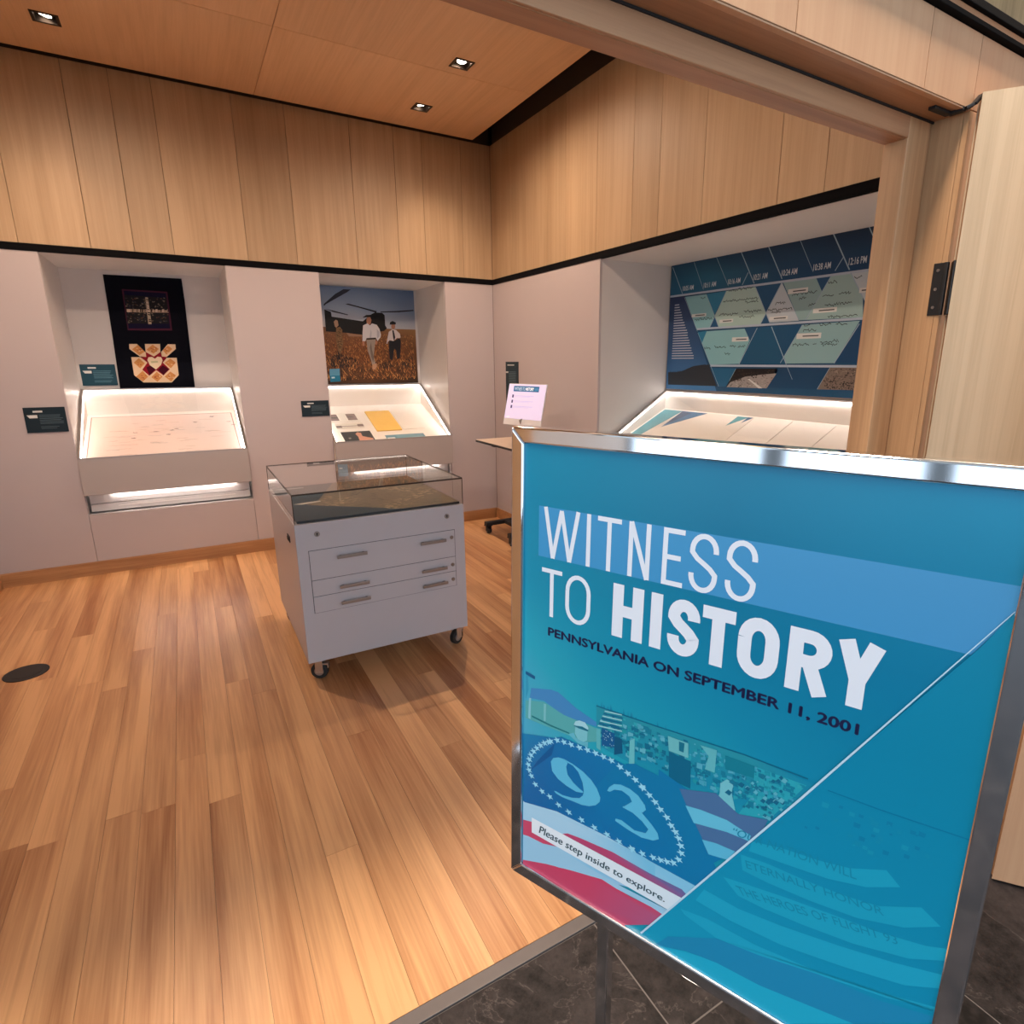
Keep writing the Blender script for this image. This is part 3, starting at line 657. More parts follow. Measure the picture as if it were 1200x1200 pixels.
for i in range(150):
    x, y = random.uniform(275, 640), random.uniform(285, 505); c = random.choice(((90,84,74),(60,60,66),(120,110,98),(40,44,60),(84,60,52)))
    x += (y-390)*.12; dw(p, [(x,y),(x+random.uniform(6, 26),y+2),(x+random.uniform(6, 22),y+random.uniform(5, 16)),(x+1,y+random.uniform(5, 14))], c, 4)
dw(p, [(285,390),(650,402),(658,424),(290,418)], (172,150,130), 5); dw(p, [(452,288),(475,290),(508,524),(478,524)], (172,156,136), 5)
for i in range(40):
    x = random.uniform(290, 650); dw(p, [(x,392),(x+7,394),(x+5,420),(x-2,416)], random.choice(((60,48,44),(214,196,176))), 6)
for i in range(24):
    t = random.uniform(0, 1); x, y = 455+t*30, 290+t*228; dw(p, [(x,y),(x+22,y+4),(x+20,y+10),(x+2,y+6)], random.choice(((60,48,44),(222,206,186))), 6)
cr, gd, rd, dr = (222,196,164), (200,140,84), (136,24,40), (66,16,32)
dw(p, [(310,698),(378,698),(458,775),(460,812),(404,808),(312,742)], cr, 1); dw(p, [(335,745),(388,706),(448,766),(400,796)], gd, 2)
dw(p, [(448,698),(582,698),(585,768),(528,808),(455,768)], cr, 1); dw(p, [(462,748),(516,704),(572,742),(524,784)], gd, 2)
dw(p, [(650,700),(716,702),(720,742),(640,812),(598,808),(590,770)], cr, 1); dw(p, [(606,752),(650,712),(690,742),(638,792)], gd, 2)
dw(p, [(455,768),(528,808),(585,768),(598,808),(640,812),(606,862),(668,920),(612,975),(548,928),(488,978),(425,924),(470,862),(410,814),(460,812)], rd, 1)
dw(p, [(462,905),(510,880),(540,922),(490,975)], dr, 2); dw(p, [(565,925),(605,885),(660,920),(612,970)], dr, 2)
dw(p, [(328,814),(410,814),(470,862),(425,924),(488,978),(548,928),(612,975),(668,920),(606,862),(640,820),(728,820),(746,972),(684,1036),(436,1036),(354,972)], cr, 2)
for c in ([(350,862),(395,822),(448,868),(408,912)], [(372,985),(428,935),(478,985),(432,1028)], [(505,990),(552,942),(604,985),(560,1030)], [(622,985),(672,940),(722,975),(680,1028)], [(622,865),(672,826),(720,862),(676,912)]): dw(p, c, gd, 3)
for i in range(60):
    x, y = random.choice(((400,868),(425,985),(555,985),(672,980),(672,868),(515,745),(392,750),(648,752))); x += random.uniform(-28, 28); y += random.uniform(-18, 18)
    dw(p, [(x,y),(x+14,y+3),(x+12,y+7),(x,y+5)], random.choice(((168,96,58),(232,206,170),(150,60,50))), 4)
dw(p, [(470,838),(480,815),(512,812),(536,828),(560,810),(592,815),(604,842),(590,882),(546,922),(492,884)], (230,212,184), 3)
dw(p, [(500,850),(560,846),(566,862),(506,866)], (190,186,150), 4)
p.build('patchwork', M['fabric_print'], quilt)

# ================================================================== HELICOPTER PHOTO
YP = YB+DEP-.012
T = PP(484.5, 341, 'y', YP); BR = PP(489, 448.5, 'y', YP)
pw = T.x-(R2[0]+.03); pl = Plane((R2[0]+.03, YP, T.z), (1, 0, 0), (0, 0, -1)); ph = T.z-BR.z
photo = tag(board('mounted_photograph', pl, pw, ph, .012, M['black'], bevel=.001), 'large mounted colour photograph of three men walking before a helicopter', 'photograph')
p = Print(pl, .0002); zp = Z(370, 325, 9.231)
def d2(pts, col, l): p.poly(pts, col, l, zp)
hz = [p.pl.px(*zp(100, 590))[1], p.pl.px(*zp(1070, 565))[1]]
p.grad([0, pw*.5, pw], [0, ph*.22, hz[0]], [[(104,128,164),(98,122,156),(72,98,136)], [(152,170,194),(142,162,188),(108,130,160)], [(206,202,202),(196,194,196),(172,174,180)]], 0)
p.grad([0, pw*.5, pw], [hz[1], ph*.62, ph], [[(128,92,64),(120,84,56),(142,104,66)], [(112,70,40),(122,74,40),(104,66,38)], [(48,32,22),(78,52,30),(40,28,20)]], 1)
random.seed(11)
vmin = hz[0]
for i in range(2600):
    u, v = random.uniform(0, pw-.03), random.uniform(vmin+.012, ph-.03); k = (v-vmin)/(ph-vmin)
    ln = .012+.030*k; c = random.choice(((186,126,70),(112,68,36),(80,50,30),(214,156,90),(146,92,50),(60,40,28),(160,102,56)))
    if random.random() < .35 and v > ph*.8: c = random.choice(((40,28,20),(60,42,28)))
    a = random.uniform(-.7, .7)
    p.poly([(u,v),(u+.004+.003*k,v),(min(pw, max(0, u+ln*a)),max(vmin, v-ln))], c, 2)
d2([(135,860),(250,820),(420,880),(500,940),(300,980),(160,970)], (46,34,28), 1.8)
d2([(660,950),(800,900),(830,960),(1050,850),(1075,990),(900,940),(760,1000)], (58,40,30), 1.8)
bk = (14,13,15)
d2([(92,345),(165,375),(172,425),(510,475),(600,400),(640,380),(720,385),(745,410),(752,520),(770,550),(740,580),(700,588),(500,622),(330,600),(110,585)], bk, 3)
d2([(85,290),(210,180),(300,128),(378,132),(340,160),(110,290),(88,312)], (40,46,60), 3)
d2([(318,290),(350,284),(660,366),(655,384),(480,332)], (30,32,40), 3)
d2([(100,340),(200,362),(350,402),(345,410),(190,376)], (36,38,48), 3)
d2([(700,370),(870,364),(1056,352),(1058,364),(900,378),(700,380)], (30,32,40), 3)
d2([(330,600),(400,612),(500,620),(500,640),(360,640)], (150,116,92), 4)
# man in camouflage
d2([(195,480),(215,458),(238,470),(246,520),(222,545),(205,530)], (168,134,110), 5)
d2([(222,545),(262,535),(288,570),(285,650),(300,690),(296,740),(280,800),(262,840),(240,790),(228,740),(215,640)], (122,92,60), 5)
for i in range(40):
    x, y = random.uniform(225, 282), random.uniform(555, 780); d2([(x,y),(x+12,y+4),(x+8,y+14),(x-3,y+9)], random.choice(((92,72,44),(150,118,80),(70,56,38))), 6)
d2([(240,790),(262,838),(268,890),(246,892)], (34,28,26), 6)
# man in a white shirt and light trousers
d2([(548,462),(555,430),(590,425),(604,450),(596,500),(570,520),(552,495)], (176,122,96), 5)
d2([(504,436),(545,408),(600,405),(630,440),(625,470),(602,460),(590,430),(548,432)], (16,15,18), 6)
d2([(512,520),(560,498),(585,520),(610,498),(660,515),(690,560),(705,620),(700,650),(668,690),(655,660),(545,668),(538,690),(505,700),(506,600)], (206,206,212), 5)
d2([(660,560),(690,590),(690,640),(662,665)], (170,174,186), 6); d2([(596,560),(604,600),(600,656),(580,660)], (176,180,190), 6)
d2([(548,658),(650,652),(652,670),(548,676)], (40,30,28), 6)
d2([(548,676),(650,670),(640,730),(632,800),(628,860),(650,940),(612,950),(590,870),(560,790)], (152,142,132), 5)
d2([(598,700),(608,780),(632,870),(622,920),(600,860),(585,760)], (116,106,98), 6)
d2([(612,945),(660,930),(662,965),(640,1000),(612,990)], (178,140,112), 6)
d2([(502,690),(528,690),(530,740),(508,745)], (176,122,96), 6); d2([(644,690),(668,690),(660,730),(642,725)], (176,122,96), 6)
# man in uniform cap, white shirt and dark trousers
d2([(818,500),(856,505),(860,545),(838,565),(816,545)], (160,112,90), 5)
d2([(804,485),(830,472),(866,488),(866,510),(800,512)], (18,18,24), 6)
d2([(790,590),(830,560),(870,570),(910,610),(918,650),(900,660),(880,655),(840,690),(800,680),(778,700),(775,720),(765,715)], (204,196,196), 5)
d2([(828,572),(842,572),(860,650),(848,690),(836,650)], (24,24,36), 6)
d2([(795,685),(850,690),(900,655),(920,680),(918,760),(912,870),(880,890),(870,790),(850,770),(830,900),(800,880),(790,770)], (24,24,32), 5)
# info tag in the corner
d2([(148,992),(258,988),(262,1060),(152,1066)], (86,146,178), 6); d2([(152,1066),(262,1060),(270,1126),(158,1134)], (30,116,150), 6); d2([(170,1078),(205,1076),(207,1092),(172,1094)], (190,214,224), 7)
p.build('picture', M['photo_print'], photo)

# ================================================================== WALL LABELS
def wall_label(name, pl, W_, H_, label, bgc, wide=True):
    o = tag(board(name, pl, W_, H_, .006, M['gap'], bevel=.0008), label, 'label', 'dark text labels')
    p = Print(pl, .0002); p.rect(0, 0, W_, H_, bgc, 0)
    g_ = tuple(min(255, c+58) for c in bgc)
    if wide:
        p.rect(W_*.22, H_*.13, W_*.45, H_*.20, (196,200,200), 1); p.poly([(W_*.06,H_*.30),(W_*.31,H_*.30),(W_*.31,H_*.42),(W_*.12,H_*.42)], (206,208,206), 1)
        for i in range(6): p.rect(W_*.35, H_*(.30+.065*i), W_*random.uniform(.82, .93), H_*(.325+.065*i), g_, 1)
        for i in range(2): p.rect(W_*.35, H_*(.76+.065*i), W_*random.uniform(.72, .85), H_*(.78+.065*i), g_, 1)
    else:
        p.rect(W_*.15, H_*.06, W_*.7, H_*.085, (190,196,196), 1); p.rect(0, H_*.22, W_*.22, H_*.25, (206,208,206), 1)
        for i in range(12): p.rect(W_*.25, H_*(.22+.03*i), W_*random.uniform(.8, .9), H_*(.232+.03*i), g_, 1)
    p.build('lettering', M['print'], o)
def rect_from_px(y, tlx, brx):
    a = PP(*tlx, 'y', y); b = PP(*brx, 'y', y); return Plane((a.x, y, a.z), (1, 0, 0), (0, 0, -1)), b.x-a.x, a.z-b.z
pl, a, b = rect_from_px(YB-.006, (26, 478), (81, 505.5)); wall_label('text_label', pl, a, b, 'dark text label on the grey wall left of the quilt niche', (16,34,44))
pl, a, b = rect_from_px(YB-.006, (352.5, 470), (386.5, 487)); wall_label('text_label', pl, a, b, 'dark text label on the grey wall left of the helicopter niche', (16,34,44))
pl, a, b = rect_from_px(YQ-.002, (92.5, 427), (138.5, 451.5)); wall_label('text_label', pl, a, b, 'teal text label inside the niche beside the quilt', (22,64,80))
a_ = PP(592.5, 424, 'x', XR-.006); b_ = PP(607.5, 470, 'x', XR-.006)
wall_label('text_label', Plane((XR-.006, a_.y, a_.z), (0, -1, 0), (0, 0, -1)), a_.y-b_.y, .40, 'tall dark text label on the right wall behind the computer screen', (22,46,56), False)

# ================================================================== TIMELINE PANEL
XP = XR+DEP3-.024
T = PP(786.5, 310, 'x', XP); BL = PP(779, 459.5, 'x', XP)
tw = T.y-(R3[0]+.02); th = T.z-max(BL.z, 1.3465)
pl = Plane((XP, T.y, T.z), (0, -1, 0), (0, 0, -1))
panel = tag(board('timeline_panel', pl, tw, th, .012, M['alu'], bevel=.001), 'blue timeline panel of triangles with times and handwritten notes', 'panel')
p = Print(pl, .0003); X = pl.px
TA, TB, TC, TD = Z(780, 270, 9.231), Z(890, 255, 8.571), Z(780, 370, 9.231), Z(890, 370, 8.571)
b0 = .012
v1 = X(*TA(120, 712))[1]; v1 = (v1 + X(*TB(600, 590))[1])/2           # first white rule
v2 = (X(*TA(800, 1040))[1]+X(*TB(700, 1033))[1])/2                     # second
v3 = (X(*TC(800, 548))[1]+X(*TD(600, 500))[1])/2                       # third
rw = .014
p.rect(.008, .006, tw, th-.008, (22,74,110), 0)
p.grad([.008, tw*.2, tw*.5, tw], [.006, v1*.55, v1], [[(22,66,96),(20,62,92),(18,50,78),(16,40,64)], [(30,88,122),(36,98,130),(22,68,104),(20,56,90)], [(34,94,130),(36,100,134),(24,76,116),(18,58,100)]], 1)
uA = X(*TA(205, 722))[0]
# left text wedge with the mountain
uB = X(*TC(555, 760))[0]
vm = v1+(th-v1)*.55; um = uA+(uB-uA)*.55
p.poly([(.008,v1),(uA,v1),(um,vm),(.008,vm)], [(44,58,92),(44,58,92),(46,84,128),(46,84,128)], 1)
p.poly([(.008,vm),(um,vm),(uB,th-.008),(.008,th-.008)], [(46,84,128),(46,84,128),(64,116,166),(64,116,166)], 1)
hill = [TC(28, 610), TC(100, 612), TC(180, 600), TC(230, 575), TC(300, 545), TC(400, 530), TC(470, 535), TC(555, 762), TC(28, 745)]
p.poly([X(*q) for q in hill], (44,50,58), 2)
for i in range(34):
    t = i/33; x = 40+t*430; y = 612-75*min(1, max(0, (t-.25)*1.6)); p.poly([(x-9,y+8),(x,y-random.uniform(6, 22)),(x+9,y+8)], (44,50,58), 2, TC)
for i in range(22):
    yy = 805+i*27.5; ur = X(*TA(150+i*7.5+random.uniform(-8, 8), yy)); ul = X(*TA(100-i*1.6, yy+6)); p.rect(ul[0], ur[1]-.004, ur[0], ur[1]+.003, (176,184,202), 3)
cr1, cr2, cr3, dk, md = (130,184,194), (164,196,192), (178,194,204), (26,80,122), (44,124,162)
p1 = v1+rw/2; p2 = v2-rw/2
TXT = []
def pg(pts, col, l=2): p.poly([X(*q) for q in pts], col, l)
pg([TA(212,720), TA(440,690), TA(530,920), TA(480,1050), TA(335,1068)], cr1)
pg([TA(440,690), TA(660,655), TA(530,912)], md)
pg([TA(530,920), TA(572,1048), TA(480,1050)], dk)
pg([TA(662,655), TA(972,612), TA(1085,890), TA(1030,1012), TA(578,1048), TA(532,920)], cr2)
pg([TA(972,612), TB(225,658), TB(66,940)], dk)
pg([TB(66,962), TB(102,1055), TB(14,1065)], dk)
pg([TB(228,655), TB(395,1035), TB(104,1055), TB(68,950)], cr3)
pg([TB(240,655), TB(570,605), TB(628,742), TB(465,1028), TB(398,1032)], (136,172,178))
pg([TB(570,605), TB(722,585), TB(628,742)], dk)
pg([TB(724,580), TB(915,552), TB(1040,800), TB(1040,1000), TB(470,1028)], (148,182,184))
pg([TB(920,552), TB(1140,520), TB(1140,1010), TB(1040,800)], cr3)
q1 = v2+rw/2
pg([TC(350,180), TC(445,165), TC(392,300)], md)
pg([TC(445,168), TC(855,140), TC(912,268), TC(795,520), TC(480,530), TC(392,300)], cr1)
pg([TC(855,140), TC(990,132), TC(915,265)], dk)
pg([TC(990,132), TD(125,110), TD(262,480), TC(800,520)], (22,84,122))
pg([TD(125,110), TD(432,92), TD(250,400)], (20,78,118))
pg([TD(432,92), TD(1010,50), TD(752,475), TD(268,480), TD(248,410)], (134,176,184))
pg([TD(1010,60), TD(1200,40), TD(1200,478), TD(755,475)], (16,66,108))
pg([TC(490,565), TC(765,570), TC(650,765), TC(575,765)], (30,96,136))
pg([TC(765,572), TC(1210,572), TC(1210,600), TC(1090,780), TC(655,770)], (26,22,24))
pg([TC(700,720), TC(860,660), TC(1010,640), TC(1170,625), TC(1200,625), TC(1092,785), TC(660,772)], (150,146,144))
for i in range(160):
    x, y = random.uniform(690, 1160), random.uniform(585, 770)
    if x-655 < (772-y)*.55 or x > 1195-(y-600)*.6: continue
    lightc = y > 735-.2*(x-660); p.poly([(x,y),(x+random.uniform(8, 30),y+random.uniform(-4, 4)),(x+random.uniform(4, 20),y+random.uniform(6, 14))], random.choice(((120,116,114),(176,172,168),(90,88,88))) if lightc else random.choice(((50,44,40),(16,14,16),(70,60,52))), 3, TC)
pg([TC(885,680), TC(905,682), TC(1050,785), TC(1005,785)], (205,208,208), 4)
pg([TD(172,525), TD(708,522), TD(578,738), TD(75,722)], (18,66,104))
pg([TD(708,522), TD(1100,520), TD(1100,750), TD(582,740)], (120,108,100))
for i in range(220):
    x, y = random.uniform(640, 960), random.uniform(530, 740)
    if x-582 < (740-y)*.62: continue
    p.poly([(x,y),(x+random.uniform(6, 22),y+random.uniform(-5, 5)),(x+random.uniform(2, 16),y+random.uniform(6, 18))], random.choice(((20,18,20),(30,26,26)) if y > 670+.2*(x-900) else ((96,88,82),(150,138,126),(74,66,62),(40,36,36))), 3, TD)
for v, u0 in ((v1, .008), (v2, X(*TC(340, 160))[0]), (v3, X(*TC(485, 548))[0])): p.rect(u0, v-rw/2, tw, v+rw/2, (168,186,206), 5)
wl_ = (150,176,196)
for a, b, wd in ((TA(80,400), TA(185,690), .005), (TA(310,345), TA(410,640), .003), (TA(550,285), TA(680,600), .003), (TA(815,225), TA(960,575), .006), (TA(895,455), TA(830,590), .005), (TB(88,280), TB(228,615), .006), (TB(405,215), TB(540,545), .003), (TB(732,135), TB(905,525), .007), (TB(842,400), TB(760,535), .005), (TB(1090,65), TB(1160,220), .006),
                 (TA(440,690), TA(530,920), .004), (TA(660,655), TA(478,1050), .005), (TA(530,920), TA(575,1048), .004), (TA(972,612), TA(1085,890), .005), (TB(225,655), TB(12,1065), .006), (TB(62,945), TB(104,1055), .005), (TB(722,585), TB(465,1028), .005), (TB(918,552), TB(1040,805), .006), (TB(228,655), TB(398,1032), .003),
                 (TC(992,132), TC(795,525), .005), (TD(122,110), TD(268,482), .006), (TD(432,92), TD(210,475), .004), (TD(1005,80), TD(750,478), .005), (TA(205,722), TC(345,170), .003), (TC(350,185), TC(575,765), .003), (TC(760,575), TC(690,705), .003), (TD(708,522), TD(580,738), .003), (TD(265,480), TD(330,640), .003)):
    p.line([X(*a), X(*b)], wd, wl_, 6)
def tx(s, bl, br, hh, col=(205,216,226)):
    a, b = X(*bl), X(*br); v = (a[1]+b[1])/2; p.text(s, [(a[0], v), (b[0], v), (b[0], v-hh), (a[0], v-hh)], col, 7, .01)
tx('10:05 AM', TA(185,655), TA(302,642), .034); tx('10:11 AM', TA(413,622), TA(545,605), .034); tx('10:16 AM', TA(675,588), TA(808,566), .034); tx('10:21 AM', TA(950,540), TA(1100,520), .036)
tx('10:24 AM', TB(222,590), TB(378,565), .036); tx('10:38 AM', TB(540,535), TB(715,508), .036); tx('12:16 PM', TB(895,478), TB(1075,455), .038)
def scr(z, x0, y0, x1, amp=.012, wd=.0035, col=(44,50,54)):
    a, b = X(*z(x0, y0)), X(*z(x1, y0)); p.scribble(a[0], a[1], b[0], amp, col, 7, wd)
for a in ((TA,320,965,500),(TA,380,735,430),(TA,690,650,940),(TA,620,770,1000),(TA,860,780,1000),(TA,580,915,780),(TA,850,880,1030),(TA,800,940,960),(TB,165,860,260),(TB,85,930,325),(TB,120,955,210),(TB,330,770,580),(TB,400,810,470),(TB,640,790,750),(TB,800,770,915),(TB,660,880,930),(TB,690,655,780),(TB,690,1000,980),(TB,500,880,560),(TB,950,600,1030),
          (TC,420,352,490),(TC,530,340,650),(TC,700,325,760),(TC,785,335,860),(TC,640,410,700),(TD,450,95,510),(TD,610,90,720),(TD,770,85,880),(TD,440,150,570),(TD,335,290,500),(TD,540,275,575),(TD,610,260,800),(TD,620,290,780)): scr(*a)
for z, x0, y0, x1, hh in ((TA,285,918,440,.022),(TA,585,980,730,.022),(TB,290,735,488,.028),(TB,100,1010,285,.022),(TB,540,930,778,.026),(TC,720,255,895,.028),(TD,375,202,620,.032),(TB,1005,728,1100,.026)):
    a, b = X(*z(x0, y0)), X(*z(x1, y0)); p.rect(a[0], (a[1]+b[1])/2-hh/2, b[0], (a[1]+b[1])/2+hh/2, (206,212,212), 8)
    p.rect(a[0]+(b[0]-a[0])*.25, (a[1]+b[1])/2-.003, b[0]-(b[0]-a[0])*.1, (a[1]+b[1])/2+.004, (80,86,92), 9)
p.build('graphics', M['print'], panel)

# ================================================================== STORAGE CABINET WITH GLASS TOP
cx0, cx1, cy0, cy1, cz0, cz1, gz = .358, 1.200, 2.862, 3.800, .118, .822, .964
cab = empty('storage_cabinet', ((cx0+cx1)/2, (cy0+cy1)/2, 0), 'pale grey wheeled drawer cabinet with a glass topped display', 'cabinet')
body = make('body', box(cx0, cx1, cy0, cy1, cz0, cz1), M['cabinet'], cab, bevel=.002)
make('drawer_gap_plate', box(.4085, 1.1435, cy0-.0012, cy0+.004, .3735, .6905), M['gap'], body)  # dark plate standing in for the shade in the drawer gaps
for z0, z1, zh in ((.542, .689, .644), (.459, .540, .491), (.375, .457, .408)):
    d = make('drawer', box(.4105, 1.1415, cy0-.003, cy0-.0005, z0, z1), M['cabinet'], cab, bevel=.0008)
    for h0, h1 in ((.533, .675), (.948, 1.087)):
        make('handle', join(box(h0, h1, cy0-.026, cy0-.018, zh-.008, zh+.008), box(h0+.012, h0+.022, cy0-.019, cy0-.002, zh-.005, zh+.005), box(h1-.022, h1-.012, cy0-.019, cy0-.002, zh-.006, zh+.006)), M['pull'], d, bevel=.0015)
    make('lock', join(cyl((1.124, cy0-.006, zh+.006), (1.124, cy0-.002, zh+.006), .010, 16), box(1.1225, 1.1255, cy0-.0068, cy0-.006, zh+.001, zh+.011)), M['pull'], d)
for x in (.454, 1.103):
    lk = make('lock', cyl((x, cy0-.004, .768), (x, cy0+.001, .768), .013, 18), M['pull'], cab)
    make('keyhole', join(cyl((x, cy0-.0048, .770), (x, cy0-.0038, .770), .004, 10), box(x-.002, x+.002, cy0-.0048, cy0-.0038, .760, .770)), M['gap'], lk)
make('side_latch', join(box(cx0-.004, cx0, 3.05, 3.12, .690, .722), box(cx0-.008, cx0-.003, 3.065, 3.105, .698, .714)), M['black'], cab, bevel=.001)
def caster(x, y, parent, r=.040, top=.118, mat=M['steel'], ang=0):
    ca, sa_ = math.cos(math.radians(ang)), math.sin(math.radians(ang))
    rot = lambda g_: ([(x+(a-x)*ca-(b-y)*sa_, y+(a-x)*sa_+(b-y)*ca, c) for a, b, c in g_[0]], g_[1])
    b_ = make('caster', rot(join(box(x-.032, x+.032, y-.028, y+.028, top-.006, top), box(x-.022, x-.017, y-.022, y+.016, r-.008, top-.006), box(x+.017, x+.022, y-.022, y+.016, r-.008, top-.006), cyl((x-.024, y, r), (x+.024, y, r), .007, 10), box(x-.016, x+.016, y-.044, y-.018, top-.042, top-.034), box(x-.012, x+.012, y-.047, y-.042, top-.060, top-.034))), mat, parent, bevel=.001)
    make('wheel', rot(cyl((x-.014, y, r), (x+.014, y, r), r, 28)), M['rubber'], b_, bevel=.004, smooth=True)
    make('hub_cap', rot(cyl((x-.0165, y, r), (x-.0142, y, r), r*.55, 20)), M['alu'], b_)
    make('hub_cap', rot(cyl((x+.0142, y, r), (x+.0165, y, r), r*.55, 20)), M['alu'], b_)
for x, y, an in ((.415, 2.925, 62), (1.155, 2.925, 115), (.402, 3.735, 20), (1.150, 3.735, 0)): caster(x, y, cab, .042, ang=an)
gx0, gx1, gy0, gy1 = cx0+.003, cx1-.003, cy0+.003, cy1-.003; gt = .005
for r in ((gx0, gx1, gy0, gy0+gt, cz1, gz-gt), (gx0, gx1, gy1-gt, gy1, cz1, gz-gt), (gx0, gx0+gt, gy0+gt, gy1-gt, cz1, gz-gt), (gx1-gt, gx1, gy0+gt, gy1-gt, cz1, gz-gt), (gx0, gx1, gy0, gy1, gz-gt, gz)):
    make('glass_pane', box(*r), M['glass'], cab)
e = .0016
make('glass_edge', join(*[box(x-e, x+e, y-e, y+e, cz1, gz) for x in (gx0, gx1) for y in (gy0, gy1)], box(gx0, gx1, gy0-e, gy0+e, gz-.006, gz+e), box(gx0, gx1, gy1-e, gy1+e, gz-.005, gz+e), box(gx0-e, gx0+e, gy0, gy1, gz-.006, gz+e), box(gx1-e, gx1+e, gy0, gy1, gz-.006, gz+e)), M['bronze'], cab)
# aerial view board in the glass top
bx0, bx1, by0, by1, bz = cx0+.016, cx1-.016, cy0+.016, cy1-.05, cz1+.013
pl = Plane((bx0, by1, bz), (1, 0, 0), (0, -1, 0)); W_, H_ = bx1-bx0, by1-by0
mp = tag(board('aerial_view_board', pl, W_, H_, .012, M['black'], bevel=.001), 'dark aerial landscape board under the glass of the wheeled cabinet', 'map')
p = Print(pl, .0003); p.rect(0, 0, W_, H_, (22,48,60), 0)
p.poly([(W_*.42,0),(W_,0),(W_,H_),(W_*.62,H_),(W_*.12,H_*.62),(W_*.20,H_*.56)], (110,96,76), 1)
random.seed(5)
for i in range(900):
    u, v = random.uniform(W_*.12, W_), random.uniform(0, H_)
    if u < W_*(.42-.4*v/H_) or u < W_*(.12+1.25*(v/H_-.62)): continue
    t = math.sin(u*14+2*math.sin(v*9))*.5+.5; c = (84+86*t, 74+72*t, 58+56*t); s = random.uniform(.006, .022)
    if abs(math.sin(u*6.2+1)*.22+.42-v/H_) < .09 and u > W_*.4: c = (22,20,18)
    p.poly([(min(u,W_),v),(min(u+s*1.6,W_),min(v+s*.3,H_)),(min(u+s,W_),min(v+s,H_))], c, 2)
p.poly([(W_*.05,H_*.57),(W_*.22,H_*.54),(W_*.22,H_*.57),(W_*.10,H_*.60)], (190,186,176), 3)
p.line([(W_*.45,0),(W_*.40,H_*.3),(W_*.33,H_*.62)], .004, (160,150,132), 3)
p.rect(W_*.03, H_*.06, W_*.20, H_*.09, (150,160,164), 3)
for i in range(12): p.rect(W_*.03, H_*(.14+.025*i), W_*random.uniform(.22, .3), H_*(.148+.025*i), (60,84,94), 3)
p.build('picture', M['photo_print'], mp)

# ================================================================== DESK WITH SCREEN
dk_ = empty('computer_desk', (2.40, 4.62, 0), 'small wheeled desk with a pale top and black base beside the right wall', 'desk')
make('desk_top', box(2.17, 2.612, 3.98, 4.84, .870, .892), M['table'], dk_, bevel=.003)
make('edge_band', join(box(2.1675, 2.1705, 3.98, 4.84, .871, .888), box(2.17, 2.612, 3.9775, 3.9805, .871, .888)), M['black'], dk_)
make('column', join(box(2.43, 2.52, 4.56, 4.64, .11, .60), box(2.445, 2.505, 4.57, 4.63, .60, .85)), M['black'], dk_, bevel=.004)
make('support_arm', join(box(2.22, 2.60, 4.57, 4.63, .85, .870), box(2.40, 2.55, 4.10, 4.74, .855, .870)), M['black'], dk_)
for y in (4.87, 4.40): make('foot_bar', box(2.255, 2.605, y-.028, y+.028, .078, .112), M['black'], dk_, bevel=.004)
make('base_bar', box(2.44, 2.51, 4.428, 4.842, .080, .110), M['black'], dk_, bevel=.003)
for x in (2.285, 2.575):
    for y in (4.87, 4.40): caster(x, y, dk_, .032, .080, M['black'])
# screen
a_, le = .293, .248; U = Vector((math.sin(a_), -math.cos(a_), 0)); n_ = Vector((-math.cos(a_), -math.sin(a_), 0)); V = Vector((0, 0, -1))*math.cos(le)+n_*math.sin(le)
pl = Plane((2.259, 4.349, 1.391), U, V); sw, sh = .412, .33
scr_ = empty('computer_screen', (2.40, 4.28, .892), 'white framed computer screen lit on the small desk', 'screen')
make('bezel', obox(pl.at(sw/2, sh/2, -.006), pl.U, pl.V, pl.n, sw/2, sh/2, .006), M['white_plastic'], scr_, bevel=.003)
p = Print(pl, .0004); m_ = .012; bt = sh-.052
p.rect(m_*.4, m_*.4, sw-m_*.4, bt, (206,196,226), 0)
p.rect(.06, .018, sw-.075, .062, (48,98,140), 1)
p.textbox('WITNESS TO', .072, .028, .185, .053, (206,222,236), 2); p.textbox('HISTORY', .193, .028, sw-.13, .053, (236,240,246), 2, .03)
p.rect(sw-.12, .03, sw-.085, .052, (70,124,164), 2)
for i in range(3):
    p.rect(.055, .088+.042*i, .073, .112+.042*i, (70,66,96), 1)
    p.rect(.086, .094+.042*i, sw-.12, .098+.042*i, (184,176,206), 1); p.rect(.086, .103+.042*i, sw-.16, .106+.042*i, (188,180,208), 1)
p.rect(.03, bt-.014, .06, bt-.006, (245,245,248), 1)
p.build('display', M['screen'], scr_)
bc = pl.at(sw/2, sh*.8, -.012)
make('stand', join(bar(bc, (bc.x+.10, bc.y+.03, .916), .09, .012, up=(0, 1, 0)), box(bc.x-.02, bc.x+.16, bc.y-.10, bc.y+.14, .8925, .905)), M['alu'], scr_, bevel=.003)
tag(make('desk_cable_clip', join(cyl((2.31, 4.20, .892), (2.31, 4.20, .900), .014, 16), cyl((2.31, 4.20, .900), (2.31, 4.20, .906), .010, 16)), M['black'], bevel=.001), 'small black clip on the desk top before the screen', 'clip')

# ================================================================== FLOOR OUTLET
oc = Vector((-.873, 3.752, 0))
ol = empty('floor_outlet', oc, 'round black outlet cover set flush in the plank floor', 'floor outlet')
make('cover_plate', cyl(oc+Vector((0, 0, .0002)), oc+Vector((0, 0, .004)), .094, 48), M['black'], ol, bevel=.0015)
make('lid', cyl(oc+Vector((0, 0, .004)), oc+Vector((0, 0, .0052)), .066, 40), M['black'], ol, bevel=.0005)

